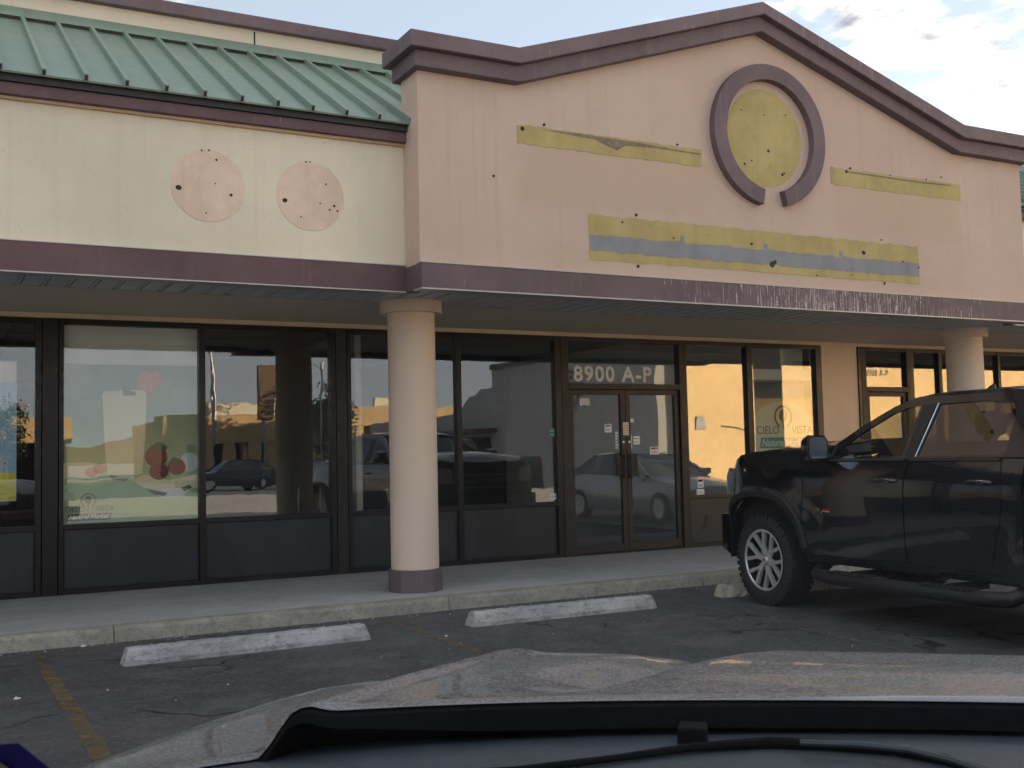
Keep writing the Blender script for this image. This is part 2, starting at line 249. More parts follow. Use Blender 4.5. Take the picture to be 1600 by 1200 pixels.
def poster_bg(name, a, b, z0, z1, c=None):
    k = Nodes(name); s_ = k.n('ShaderNodeSeparateXYZ'); k.t.links.new(k.tc.outputs['Object'], s_.inputs[0])
    col = k.mix(k.ramp(s_.outputs['Z'], z0, z1), a, b); col = k.mix(k.ramp(k.noise(1.8, 3), 0.4, 0.7, 0, 0.25), col, c or a); return k.done(k.bsdf(col, 0.6, 0, None, 0.3))
poster_bg('poster_green', (0.56, 0.68, 0.40), (0.20, 0.285, 0.185), 0.9, 1.9); poster_bg('poster_cream', (0.90, 0.80, 0.54), (0.86, 0.78, 0.56), 1.1, 2.1)
poster_bg('poster_orange', (0.92, 0.82, 0.46), (0.92, 0.60, 0.30), 1.1, 2.0, (0.40, 0.40, 0.20)); poster_bg('poster_arch', (0.74, 0.78, 0.54), (0.93, 0.82, 0.54), 1.0, 1.9)
plain('berry', (0.26, 0.06, 0.06), 0.6, var=0.7, scale=45); plain('berry_light', (0.72, 0.24, 0.18), 0.6, var=0.25, scale=25); plain('leaf_print', (0.10, 0.14, 0.08), 0.6, var=0.3); plain('pale_green_print', (0.46, 0.60, 0.33), 0.6); plain('plate_print', (0.8, 0.83, 0.83), 0.6)
plain('logo_dark', (0.10, 0.13, 0.10), 0.6); plain('logo_brown', (0.20, 0.14, 0.07), 0.6)
plain('bark', (0.10, 0.075, 0.05), 0.9, var=0.3, bump=0.5, bscale=30); plain('leaf', (0.055, 0.075, 0.03), 0.6, var=0.4, scale=3); plain('pole_steel', (0.30, 0.31, 0.31), 0.5, 0.4); plain('sign_brown', (0.12, 0.075, 0.05), 0.6); plain('mural_ink', (0.06, 0.06, 0.065), 0.8)
plain('bounce_ground', (0.50, 0.485, 0.455), 0.9, var=0.25, scale=0.15); plain('dark_paint', (0.03, 0.033, 0.04), 0.3, 0.3, 0.03, coat=1.0); plain('dry_hill', (0.20, 0.15, 0.09), 0.95, var=0.3, scale=0.02); plain('dark_opening', (0.02, 0.02, 0.022), 0.6)
k = Nodes('lamp_glow'); e = k.n('ShaderNodeEmission'); e.inputs[0].default_value = (1, 0.93, 0.75, 1); e.inputs[1].default_value = 0.9; k.done(e.outputs[0])

# ------------------------------------------------------------------ mesh helpers
def link(name, me, parent=None):
    o = bpy.data.objects.new(name, me); COL.objects.link(o)
    if parent is not None: o.parent = parent
    return o
class MB:
    def __init__(s): s.v = []; s.f = []; s.sm = []
    def add(s, vs, fs, smooth=False):
        b = len(s.v); s.v += [tuple(p) for p in vs]; s.f += [tuple(i + b for i in f) for f in fs]; s.sm += [smooth] * len(fs); return s
    def box(s, x0, x1, y0, y1, z0, z1):
        return s.add([(x0, y0, z0), (x1, y0, z0), (x1, y1, z0), (x0, y1, z0), (x0, y0, z1), (x1, y0, z1), (x1, y1, z1), (x0, y1, z1)],
                     [(0, 3, 2, 1), (4, 5, 6, 7), (0, 1, 5, 4), (1, 2, 6, 5), (2, 3, 7, 6), (3, 0, 4, 7)])
    def prism(s, poly, y0, y1):                     # polygon in (x, z), counter-clockwise, extruded along y
        n = len(poly); vs = [(x, y0, z) for x, z in poly] + [(x, y1, z) for x, z in poly]
        return s.add(vs, [tuple(range(n)), tuple(range(2 * n - 1, n - 1, -1))] + [(i, i + n, (i + 1) % n + n, (i + 1) % n) for i in range(n)])
    def band(s, lo, hi, y0, y1):                    # a strip between two polylines in (x, z), same count, extruded along y
        n = len(lo); A = [(x, y0, z) for x, z in lo]; B = [(x, y0, z) for x, z in hi]; C = [(x, y1, z) for x, z in lo]; D = [(x, y1, z) for x, z in hi]
        fs = []
        for i in range(n - 1):
            a, b, c, d = i, i + n, i + 2 * n, i + 3 * n
            fs += [(a, a + 1, b + 1, b), (c + 1, c, d, d + 1), (b, b + 1, d + 1, d), (a + 1, a, c, c + 1)]
        fs += [(0, n, 3 * n, 2 * n), (n - 1, 3 * n - 1, 4 * n - 1, 2 * n - 1)]
        return s.add(A + B + C + D, fs)
    def lathe(s, prof, n=32, c=(0, 0, 0), axis='z', smooth=True):  # profile (r, h)
        vs = []
        for r, h in prof:
            for i in range(n):
                a = 2 * math.pi * i / n; p = (r * math.cos(a), r * math.sin(a), h)
                if axis == 'x': p = (h, r * math.cos(a), r * math.sin(a))
                elif axis == 'y': p = (r * math.cos(a), h, r * math.sin(a))
                vs.append((p[0] + c[0], p[1] + c[1], p[2] + c[2]))
        fs = [(j * n + i, j * n + (i + 1) % n, (j + 1) * n + (i + 1) % n, (j + 1) * n + i) for j in range(len(prof) - 1) for i in range(n)]
        return s.add(vs, fs, smooth)
    def tube(s, pts, r, n=8, smooth=True):
        pts = [Vector(p) for p in pts]; vs = []; m = len(pts)
        for i, p in enumerate(pts):
            t = (pts[min(i + 1, m - 1)] - pts[max(i - 1, 0)]).normalized(); a = Vector((0, 0, 1)) if abs(t.z) < 0.9 else Vector((1, 0, 0))
            x = t.cross(a).normalized(); y = t.cross(x); rr = r[i] if isinstance(r, (list, tuple)) else r
            vs += [p + (x * math.cos(2 * math.pi * k / n) + y * math.sin(2 * math.pi * k / n)) * rr for k in range(n)]
        fs = [(j * n + i, j * n + (i + 1) % n, (j + 1) * n + (i + 1) % n, (j + 1) * n + i) for j in range(m - 1) for i in range(n)]
        fs += [tuple(range(n - 1, -1, -1)), tuple((m - 1) * n + i for i in range(n))]
        return s.add(vs, fs, smooth)
    def mesh(s, name, mat):
        me = bpy.data.meshes.new(name); me.from_pydata(s.v, [], s.f); me.update()
        me.polygons.foreach_set('use_smooth', s.sm); me.materials.append(MATS[mat])
        bm = bmesh.new(); bm.from_mesh(me); bmesh.ops.recalc_face_normals(bm, faces=bm.faces); bm.to_mesh(me); bm.free()
        if any(s.sm): me.set_sharp_from_angle(angle=R(40))
        return me
    def build(s, name, mat, parent=None, bevel=0.0):
        o = link(name, s.mesh(name, mat), parent)
        if bevel:
            b = o.modifiers.new('bevel', 'BEVEL'); b.width = bevel; b.segments = 2; b.limit_method = 'ANGLE'; b.angle_limit = R(50)
        return o
def box(name, mat, parent, x0, x1, y0, y1, z0, z1, bevel=0.0): return MB().box(x0, x1, y0, y1, z0, z1).build(name, mat, parent, bevel)
def thing(name, label, cat, loc=(0, 0, 0), rz=0.0, group=None):
    o = link(name, None); o.location = loc; o.rotation_euler = (0, 0, rz); o.empty_display_size = 0.2; o['label'] = label; o['category'] = cat
    if group: o['group'] = group
    return o
def tag(o, label, cat, group=None):
    o['label'] = label; o['category'] = cat
    if group: o['group'] = group
    return o
def struct(o): o['kind'] = 'structure'; return o
def stuff(o): o['kind'] = 'stuff'; return o
def copy_tree(o, parent=None):
    c = o.copy(); COL.objects.link(c)
    if parent is not None: c.parent = parent
    for ch in list(o.children): copy_tree(ch, c)
    return c
def text_mesh(name, txt, size, mat, loc, parent=None, depth=0.002, sx=1.0, shear=0.0, align='LEFT', spacing=1.0, off=0.0, mirror=False):
    cu_ = bpy.data.curves.new('t', 'FONT'); cu_.body = txt; cu_.size = size; cu_.extrude = depth; cu_.shear = shear; cu_.align_x = align; cu_.space_character = spacing; cu_.offset = off; cu_.resolution_u = 3
    t = bpy.data.objects.new('t', cu_); COL.objects.link(t); bpy.context.view_layer.update()
    me = bpy.data.meshes.new_from_object(t.evaluated_get(bpy.context.evaluated_depsgraph_get())); bpy.data.objects.remove(t); bpy.data.curves.remove(cu_)
    me.name = name; me.transform(Matrix.Rotation(R(90), 4, 'X') @ Matrix.Diagonal((sx, 1, 1, 1))); me.materials.clear(); me.materials.append(MATS[mat])
    o = link(name, me, parent); o.location = loc; return o
def disc_poly(cx, cz, rx, rz=None, n=28, jit=0.0, a0=0, a1=360, seed=1):
    rng = random.Random(seed); rz = rz or rx
    return [(cx + rx * (1 + rng.uniform(-jit, jit)) * math.cos(R(a0 + (a1 - a0) * i / n)), cz + rz * (1 + rng.uniform(-jit, jit)) * math.sin(R(a0 + (a1 - a0) * i / n))) for i in range(n)]
def rough_rect(x0, x1, z0, z1, step=0.12, jit=0.006, seed=3):
    rng = random.Random(seed); n = max(2, int((x1 - x0) / step)); j = lambda: rng.uniform(-jit, jit)
    return [(x0 + (x1 - x0) * i / n, z0 + j()) for i in range(n + 1)] + [(x1 - (x1 - x0) * i / n, z1 + j()) for i in range(n + 1)]
def panel(name, mat, parent, outer, holes, fn, inward, cut=(0.09, 0.09), lip=0.012, smooth=True):
    """a sheet-metal panel: a 2-D outline (with holes), gridded, bent by fn(a, b) -> point, with a folded lip"""
    bm = bmesh.new()
    for loop in [outer] + list(holes):
        vs = [bm.verts.new((a, b, 0)) for a, b in loop]
        for i in range(len(vs)): bm.edges.new((vs[i], vs[(i + 1) % len(vs)]))
    bmesh.ops.triangle_fill(bm, edges=bm.edges[:], use_beauty=True, normal=(0, 0, 1))
    for ax in (0, 1):
        lo = min(p[ax] for p in outer); hi = max(p[ax] for p in outer); n = int((hi - lo) / cut[ax])
        for i in range(1, n + 1):
            co = [0, 0, 0]; no = [0, 0, 0]; co[ax] = lo + (hi - lo) * i / (n + 1); no[ax] = 1
            bmesh.ops.bisect_plane(bm, geom=bm.verts[:] + bm.edges[:] + bm.faces[:], plane_co=co, plane_no=no)
    bmesh.ops.remove_doubles(bm, verts=bm.verts[:], dist=1e-4)
    for v in bm.verts: v.co = Vector(fn(v.co.x, v.co.y))
    for f in bm.faces: f.smooth = smooth
    bd = [e for e in bm.edges if e.is_boundary]
    if lip:
        for e in bd: e.smooth = False
        g = bmesh.ops.extrude_edge_only(bm, edges=bd)['geom']
        for v in (x for x in g if isinstance(x, bmesh.types.BMVert)): v.co += Vector(inward) * lip
        for f in (x for x in g if isinstance(x, bmesh.types.BMFace)): f.smooth = False
    bmesh.ops.recalc_face_normals(bm, faces=bm.faces)
    me = bpy.data.meshes.new(name); bm.to_mesh(me); bm.free(); me.materials.append(MATS[mat])
    return link(name, me, parent)
def lerp_tab(tab, x):
    if x <= tab[0][0]: return tab[0][1]
    for (a, p), (b, q) in zip(tab, tab[1:]):
        if x <= b: return p + (q - p) * (x - a) / (b - a)
    return tab[-1][1]
def sstep(a, b, x):
    t = max(0.0, min(1.0, (x - a) / (b - a))); return t * t * (3 - 2 * t)

# ------------------------------------------------------------------ ground, sidewalk, kerb
RZ = -0.13
g = MB(); g.add([(-900, -1500, RZ), (900, -1500, RZ), (900, 900, RZ), (-900, 900, RZ)], [(0, 1, 2, 3)])
lot = struct(g.build('parking_lot', 'asphalt'))
def painted(name, mat, pts):
    m = MB(); n = len(pts) // 2; m.add([(x, y, RZ + 0.004) for x, y in pts], [(i, i + 1, n + i + 1, n + i) for i in range(n - 1)]); return m.build(name, mat, lot)
def line(mat, x0, y0, x1, y1, w, seed):
    rng = random.Random(seed); n = 24; L = []; Rr = []
    for i in range(n + 1):
        t = i / n; x = x0 + (x1 - x0) * t; y = y0 + (y1 - y0) * t; L.append((x - w / 2 + rng.uniform(-.007, .007), y)); Rr.append((x + w / 2 + rng.uniform(-.007, .007), y))
    painted('painted_line', mat, L + Rr)
line('line_faded', 0.85, -2.75, 0.84, -3.70, 0.085, 1); line('line_yellow', 0.838, -3.70, 0.842, -8.2, 0.10, 2)
line('line_faded', 3.765, -2.75, 3.65, -8.0, 0.085, 3); line('line_pale', 6.62, -2.85, 6.16, -7.6, 0.075, 4)
line('line_pale', 9.5, -2.8, 9.15, -7.6, 0.085, 5); line('line_faded', -2.1, -2.8, -2.1, -8.0, 0.09, 6)
sw = struct(box('sidewalk', 'sidewalk_concrete', None, -26, 46, -2.40, 0.02, RZ - 0.05, -0.018))
JX = [-25.9 + 0.0] + [4.42 + 4.1 * i for i in range(-7, 11)] + [45.9]
for a, b in zip(JX, JX[1:]): box('slab', 'sidewalk_concrete', sw, a + 0.006, b - 0.006, -2.50, 0.0, -0.03, 0.0, 0.004)
kb = struct(MB().box(-26, 46, -2.60, -2.51, RZ - 0.05, -0.03).build('kerb', 'kerb_concrete'))
rng = random.Random(5); x = -26.0
while x < 46:
    L = 3.05; d = rng.uniform(-0.008, 0.008); m = MB(); n = 24; prof = [(-2.505, 0.0), (-2.625, -0.002), (-2.648, -0.012), (-2.660, -0.034), (-2.672, RZ - 0.03)]
    vs = []
    for i in range(n + 1):
        for j, (y, z) in enumerate(prof): vs.append((x + 0.004 + (L - 0.008) * i / n, y + d + (rng.uniform(-.006, .006) if j else 0), z + (rng.uniform(-.004, .003) if 0 < j < 4 else 0)))
    P = len(prof); m.add(vs, [(i * P + j, i * P + j + 1, (i + 1) * P + j + 1, (i + 1) * P + j) for i in range(n) for j in range(P - 1)] + [tuple(range(P)), tuple(n * P + j for j in range(P))]); m.build('kerb_stone', 'kerb_concrete', kb); x += L
# gravel and grit gathered in the gutter and over the asphalt
m = MB(); rng = random.Random(11)
def pebble(m, x, y, z, s):
    vs = [(x + s * rng.uniform(.6, 1.2) * dx, y + s * rng.uniform(.6, 1.2) * dy, z + s * rng.uniform(.4, .8) * dz) for dx, dy, dz in ((1, 0, 0), (0, 1, 0), (-1, 0, 0), (0, -1, 0), (0, 0, 1.3))]
    m.add(vs, [(0, 1, 4), (1, 2, 4), (2, 3, 4), (3, 0, 4)])
for i in range(420):
    if i < 240: pebble(m, rng.uniform(-3, 14), -2.70 - abs(rng.gauss(0, 0.10)), RZ, rng.uniform(.004, .012))
    else: pebble(m, rng.uniform(-1, 12), rng.uniform(-9, -2.8), RZ, rng.uniform(.004, .011))
stuff(m.build('grit', 'litter'))['label'] = 'pale grit scattered along the kerb and over the asphalt'
for i, (px_, py_, s) in enumerate(((25, 1092, .022), (130, 1010, .02), (268, 993, .018), (318, 990, .014), (388, 1016, .012), (720, 945, .018), (992, 924, .02), (697, 994, .012))):
    p = on_z(px_, py_, RZ); m = MB(); pebble(m, 0, 0, 0, s); pebble(m, s * .8, s * .3, 0, s * .6); o = m.build('paper_scrap', 'paper_white'); o.location = p
    tag(o, ['small white scrap lying left of the yellow parking line', 'white scrap by the kerb near the end of the yellow line', 'pale scrap at the kerb foot left of the first wheel stop', 'tiny scrap at the kerb foot above the first wheel stop', 'tiny scrap at the front edge of the first wheel stop', 'pale scrap at the kerb foot right of the near column', 'flat scrap at the kerb behind the second wheel stop', 'tiny scrap on asphalt between the two long wheel stops'][i], 'litter', 'scraps of litter on the asphalt')

# ------------------------------------------------------------------ the shop building
B = thing('shop_building', 'peach and cream strip mall shop with plum trim and a green metal roof', 'building')
XL, XR = 3.98, 12.29                                     # gabled block
WL, WR = -9.0, 46.0                                      # wings run on both sides, the right lengthened out of view for shade
GY = -3.30
prof_w = [(XL, 3.02), (XR, 3.02), (XR, 5.08), (11.06, 5.08), (8.0, 6.06), (4.97, 5.08), (XL, 5.08)]
MB().prism(prof_w, GY, -2.93).build('gable_wall', 'stucco_peach', B)
bot = [(3.915, 4.86), (5.0, 4.86), (8.0, 5.85), (11.06, 4.865), (12.355, 4.865)]
mid = [(3.915, 5.01), (4.965, 5.01), (7.975, 6.008), (11.06, 5.022), (12.355, 5.022)]
top = [(3.84, 5.158), (4.95, 5.158), (7.96, 6.14), (11.06, 5.178), (12.43, 5.178)]
mid2 = [(3.84, 5.008), (4.963, 5.008), (7.975, 6.006), (11.06, 5.020), (12.43, 5.020)]
MB().band(bot, mid, -3.42, -2.86).build('gable_trim', 'trim_plum', B, 0.006)
MB().band(mid2, top, -3.50, -2.80).build('gable_coping', 'coping_plum', B, 0.008)
# ring emblem frame, open at the bottom
RC = (8.115, 4.728); m = MB(); n = 56; a0, a1 = -90 + 14.5, 270 - 10.5; lo = []; hi = []
for i in range(n + 1):
    a = R(a0 + (a1 - a0) * i / n); lo.append((RC[0] + .612 * math.cos(a), RC[1] + .612 * math.sin(a))); hi.append((RC[0] + .782 * math.cos(a), RC[1] + .782 * math.sin(a)))
m.band(lo, hi, -3.385, GY + 0.01).build('ring_frame', 'trim_plum', B, 0.004)
def scar(name, mat, poly, t=0.004, y=GY): return MB().prism(poly, y - t, y + 0.01).build(name, mat, B)
scar('yellow_patch', 'paint_yellow', disc_poly(8.085, 4.712, .522, .540, 40, .006))
scar('yellow_patch', 'paint_yellow', rough_rect(5.01, 7.212, 4.303, 4.487, .035, .008, seed=1)); scar('yellow_patch', 'paint_yellow', rough_rect(9.04, 11.168, 4.298, 4.500, .035, .008, seed=2)); scar('yellow_patch', 'paint_yellow', rough_rect(5.79, 10.39, 3.236, 3.684, .05, .009, seed=4))
scar('grey_stripe', 'paint_grey', rough_rect(5.80, 10.385, 3.322, 3.482, .06, .010, 5), 0.007)
for x in (6.90, 8.02, 9.12): scar('grey_stripe', 'paint_grey', rough_rect(x, x + .05, 3.47, 3.545, .03, .006, int(x * 7)), 0.0075)
scar('scuff_mark', 'scuff', [(5.30, 4.47), (5.6, 4.452), (5.9, 4.44), (6.02, 4.395), (6.15, 4.36), (6.25, 4.42), (6.6, 4.437), (7.2, 4.43), (7.2, 4.442), (6.4, 4.468), (5.7, 4.478)], 0.007)
scar('scuff_mark', 'scuff', [(9.25, 4.458), (9.9, 4.455), (10.5, 4.452), (11.0, 4.468), (11.0, 4.478), (10.3, 4.470), (9.3, 4.474)], 0.007)
for cx, cz, s in ((2.172, 3.695, 6), (3.078, 3.688, 8)): scar('pale_patch', 'patch_pale', disc_poly(cx, cz, .312, .312, 36, .012, seed=s), 0.004, -2.95)
hole = MB().lathe([(0.016, -0.0095), (0.019, -0.0005)], 10, axis='y').add([(0.016 * math.cos(R(36 * i)), -0.0095, 0.016 * math.sin(R(36 * i))) for i in range(10)], [tuple(range(10))]).mesh('anchor_hole', 'black_rubber')
def holes(pts, y):
    for px_, py_, s in pts:
        p = on_y(px_, py_, y); o = link('anchor_hole', hole, B); o.location = (p.x, y, p.z); o.scale = (s, 1, s * random.uniform(.9, 1.4)); o.rotation_euler[1] = random.uniform(0, 3)
holes([(816, 201, 1.2), (850, 195, .7), (1058, 226, .6), (1200, 236, 1.0), (1174, 251, .5), (1163, 256, .7), (1222, 273, .9), (1225, 271, .6), (1158, 172, .4), (1193, 180, .4), (1227, 180, .4), (1328, 263, .7), (1322, 268, 1.1), (1390, 274, .4), (1447, 280, .5), (1470, 277, .5), (994, 336, .8), (972, 347, .6), (1174, 381, .8), (1206, 413, 2.0), (1210, 410, 1.4), (1349, 395, 1.3), (1377, 375, .5), (997, 416, .8), (1410, 409, .6), (1382, 443, .7), (1276, 430, .5), (1330, 430, .4), (771, 275, .7), (1052, 372, .5), (1435, 418, .6)], GY)
holes([(279, 293, 1.2), (445, 313, 1.1), (338, 250, .5), (361, 305, .7), (322, 333, .4), (336, 287, .3), (509, 288, .4), (522, 322, .6), (515, 328, .5), (500, 318, .4), (470, 339, .4), (527, 330, .5), (478, 253, .4), (484, 253, .4), (315, 235, .4), (326, 235, .4)], -2.95)
# wings on both sides: cream wall, eave, standing-seam roof, parapet behind
def wing(x0, x1, n0, n1):
    box('wing_wall', 'stucco_cream', B, x0, x1, -2.95, -2.60, 3.02, 4.30)
    box('eave_board', 'trim_left', B, x0, x1, -3.035, -2.70, 4.258, 4.352, 0.004); box('gutter', 'roof_dark', B, x0, x1, -3.065, -2.75, 4.354, 4.425)
    box('bed_mould', 'stucco_tan', B, x0, x1, -2.985, -2.92, 4.232, 4.256)
    E0, E1 = (-3.115, 4.418), (-0.93, 5.665)
    xa, xb = min(x0, n0), max(x1, n1)
    rf = MB().add([(xa, E0[0] + .02, E0[1] - .012), (xb, E0[0] + .02, E0[1] - .012), (xb, E1[0], E1[1] - .022), (xa, E1[0], E1[1] - .022)], [(0, 1, 2, 3)]).build('roof', 'roof_dark', B)
    L = math.hypot(E1[0] - E0[0], E1[1] - E0[1]); sl_ = math.atan2(E1[1] - E0[1], E1[0] - E0[0])
    pan = MB().add([(.010, 0, 0), (.302, 0, 0), (.302, L, 0), (.010, L, 0), (.010, 0, -.016), (.302, 0, -.016)], [(0, 1, 2, 3), (0, 4, 5, 1)]).mesh('roof_panel', 'roof_green')
    seam = MB().box(-.016, .016, -.012, L - .09, -.01, .052).mesh('roof_seam', 'roof_green'); cap = MB().box(-.011, .011, -.0145, -.011, .002, .042).mesh('seam_cap', 'roof_dark')
    base = 0.855; i0 = math.ceil((n0 - base) / .3135); i1 = math.floor((n1 - base) / .3135)
    for i in range(i0, i1 + 1):
        x = base + .3135 * i
        for nm, me in (('seam', seam), ('seam_cap', cap)):
            o = link(nm, me, rf); o.location = (x, E0[0], E0[1]); o.rotation_euler = (sl_, 0, 0)
        o = link('roof_panel', pan, rf); o.location = (x, E0[0], E0[1]); o.rotation_euler = (sl_, 0, 0)
    MB().add([(xa, -1.02, 5.655), (xb, -1.02, 5.655), (xb, -.975, 5.70), (xa, -.975, 5.70), (xb, -.905, 5.79), (xa, -.905, 5.79)], [(0, 1, 2, 3), (3, 2, 4, 5)]).build('ridge_flashing', 'roof_green', B)
wing(WL, XL, -3.2, 6.4); wing(XR, 24.0, 10.6, 23.9)
box('parapet_wall', 'stucco_cream', B, WL, WR, -0.90, -0.55, 5.2, 6.02); box('parapet_coping', 'trim_plum', B, WL, WR, -0.985, -0.45, 5.945, 6.075, 0.006)
box('control_joint', 'black_rubber', B, 3.14, 3.155, -0.9035, -0.89, 5.79, 5.93)
box('flat_roof', 'roof_dark', B, WL, WR, -0.55, 14.0, 5.3, 5.6); box('rear_wall', 'stucco_tan', B, WL, WR, 13.7, 14.0, RZ - .1, 6.0); box('end_wall', 'stucco_tan', B, WL - .3, WL, -2.95, 14, RZ - .1, 5.2); box('end_wall', 'stucco_tan', B, WR, WR + .3, -2.95, 14, RZ - .1, 6)
box('wing_wall', 'stucco_cream', B, 24.0, WR, -2.95, -2.60, 3.02, 5.5)
# fascia of the walkway roof
box('fascia', 'trim_left', B, WL, 3.955, -3.03, -2.90, 2.862, 3.098, 0.004); box('fascia', 'fascia_plum', B, 3.955, 12.36, -3.385, -3.24, 2.852, 3.078, 0.004)
box('fascia', 'fascia_plum', B, 3.955, 4.07, -3.24, -3.0, 2.852, 3.078); box('fascia', 'fascia_plum', B, 12.25, 12.36, -3.24, -3.0, 2.852, 3.078); box('fascia', 'trim_left', B, 12.36, WR, -3.03, -2.90, 2.862, 3.098)
box('drip_edge', 'drip_metal', B, WL, 3.95, -3.038, -2.88, 2.850, 2.8615); box('drip_edge', 'drip_metal', B, 3.945, 12.37, -3.395, -3.22, 2.838, 2.8515); box('drip_edge', 'drip_metal', B, 12.37, WR, -3.038, -2.88, 2.850, 2.8615)
box('fascia_cap', 'drip_metal', B, WL, 3.955, -3.034, -2.94, 3.0985, 3.106); box('fascia_cap', 'drip_metal', B, 3.95, 12.365, -3.39, -3.29, 3.0785, 3.087)
# soffit: metal panels outside, plain boards inside
sf = box('soffit', 'soffit_inner', B, WL, WR, -3.0, 0.25, 2.96, 3.04)
box('soffit', 'soffit_inner', B, WL, WR, -1.90, -0.02, 2.925, 2.958); box('soffit_channel', 'soffit_trim', B, WL, WR, -1.945, -1.90, 2.912, 2.935)
sp = {}
x = -6.02
while x < 20:
    d = -3.235 if XL < x < 12.2 else -2.905
    if d not in sp: sp[d] = MB().add([(.004, d, .012), (.010, d, 0), (.150, d, 0), (.150, d, .010), (.172, d, .010), (.172, d, 0), (.196, d, .006)] + [(a, -1.94, b) for a, b in ((.004, .012), (.010, 0), (.150, 0), (.150, .010), (.172, .010), (.172, 0), (.196, .006))], [(i, i + 1, i + 8, i + 7) for i in range(6)]).mesh('soffit_slat', 'soffit_panel')
    o = link('soffit_slat', sp[d], sf); o.location = (x, 0, 2.916); x += .2
# columns
def column(x):
    c = (x, -2.0, 0); sh = MB().lathe([(.242, .2), (.242, 2.80)], 48, c).build('column', 'column_paint', B)
    MB().lathe([(.10, 2.795), (.312, 2.795), (.316, 2.80), (.316, 2.93)], 48, c).build('capital', 'column_paint', sh)
    MB().lathe([(.10, .222), (.272, .222), (.278, .216), (.278, -.02)], 10, c, smooth=False).build('plinth', 'trim_plum', sh)
for x in (-3.83, 4.44, 12.70, 20.96, 29.2): column(x)

# ------------------------------------------------------------------ storefront
SILL, RAIL, HEAD = 0.720, 0.668, 2.805
def mullion(x0, x1, mat='frame_bronze', z1=2.868): box('mullion', mat, B, x0, x1, -0.055, 0.06, 0.0, z1, 0.003)
for a, b in ((1.075, 1.13), (1.30, 1.345), (2.735, 2.803), (4.245, 4.305), (4.452, 4.50), (5.872, 5.94), (7.292, 7.385), (9.372, 9.42), (10.50, 10.60), (11.83, 11.945), (12.70, 12.78), (-.42, -.35)): mullion(a, b)
mullion(1.14, 1.29, 'frame_bronze'); mullion(4.315, 4.442, 'frame_worn'); mullion(-.60, -.43)
box('wall_band', 'pier_paint', B, WL, WR, -0.015, 0.2, 2.870, 2.926)
box('pier', 'pier_paint', B, 11.947, 12.70, -0.03, 0.2, 0.0, 2.869); box('pier', 'pier_paint', B, 19.4, WR, -0.03, 0.2, 0.0, 2.869); box('pier', 'pier_paint', B, WL, -5.2, -0.03, 0.2, 0.0, 2.869)
# one shop window: the frame is the part, pane and kick panel are its pieces
def window(x0, x1, kick=True, glassmat='shop_glass', yg=0.0, tilt=0.0):
    m = MB().box(x0, x1, -.05, .05, HEAD + .002, 2.869).box(x0, x1, -.05, .05, 0.0, .048)
    if kick: m.box(x0, x1, -.058, .05, RAIL, SILL)
    w_ = m.build('window_frame', 'frame_bronze', B, 0.003)
    z0 = SILL if kick else .05
    me = MB().box(x0 - .01, x1 + .01, -.003, .003, z0 - .01, HEAD + .01).mesh('pane', glassmat); p = link('pane', me, w_); p.location = (0, yg, 0)
    if kick:
        kp = box('kick_panel', 'kick_panel', w_, x0 + .003, x1 - .003, -.018, .02, .052, RAIL - .004)
        m = MB().box(x0 + .004, x1 - .004, -.03, -.0185, .0485, .062).box(x0 + .0045, x0 + .014, -.03, -.0185, .0625, RAIL - .002).box(x1 - .014, x1 - .0045, -.03, -.0185, .0625, RAIL - .002); m.build('panel_bead', 'frame_bronze', w_)
    return w_
for a, b in ((-5.2, -3.2), (-3.1, -1.6), (-1.5, -.62), (-.35, 1.075), (1.345, 2.735), (2.803, 4.245), (4.50, 5.872), (5.94, 7.292), (9.42, 10.50), (10.60, 11.83), (14.55, 15.9), (15.97, 17.6), (17.67, 19.4)): window(a, b)
for a in (-3.2, -1.6): mullion(a, a + .1)
mullion(14.48, 14.55); mullion(15.9, 15.97); mullion(17.6, 17.67)
# the double doors with a transom above
def doorway(x0, x1, xm, sw_=0.075):
    fr = MB().box(x0 - .105, x0, -.06, .06, 0, 2.868).box(x1, x1 + .08, -.06, .06, 0, 2.868).box(x0, x1, -.065, .06, 2.178, 2.252).box(x0, x1, -.05, .05, HEAD + .002, 2.868).box(x0, x1, -.07, .06, -.004, .018)
    f = fr.build('door_frame', 'frame_worn', B, 0.003)
    box('pane', 'shop_glass', f, x0 - .01, x1 + .01, -.003, .003, 2.245, HEAD + .01)
    lv = ((x0 + .004, xm - .003), (xm + .003, x1 - .004)) if xm else ((x0 + .004, x1 - .004),)
    for i, (a, b) in enumerate(lv):
        d = MB().box(a, a + sw_, -.028, .028, .022, 2.172).box(b - sw_, b, -.028, .028, .022, 2.172).box(a + sw_, b - sw_, -.0275, .0275, 2.105, 2.171).box(a + sw_, b - sw_, -.0275, .0275, .023, .125).build('door', 'frame_worn' if i == 0 else 'frame_worn', B, 0.003)
        box('pane', 'shop_glass', d, a + sw_ - .01, b - sw_ + .01, -.003, .003, .115, 2.115)
        if not xm: continue
        hx = b - .045 if i == 0 else a + .045; s = -1 if i == 0 else 1
        hd = MB().box(hx - .016, hx + .016, -.075, -.060, .98, 1.32).box(hx - .016, hx + .016, -.060, -.028, 1.00, 1.03).box(hx - .016, hx + .016, -.060, -.028, 1.27, 1.30)
        hd.box(min(hx + s * .018, hx + s * .12), max(hx + s * .018, hx + s * .12), -.040, -.0305, 1.02, 1.30); hd.build('handle', 'black_rubber', d, 0.002)
        MB().lathe([(.0, -.036), (.016, -.036), (.018, -.030), (.018, -.028)], 14, (hx, 0, 1.47), 'y').build('lock', 'chrome', d)
    return f
doorway(7.492, 9.290, 8.392); doorway(12.86, 13.74, None)
box('mullion', 'frame_bronze', B, 13.82, 13.90, -.055, .06, 0, 2.868); window(13.90, 14.48)
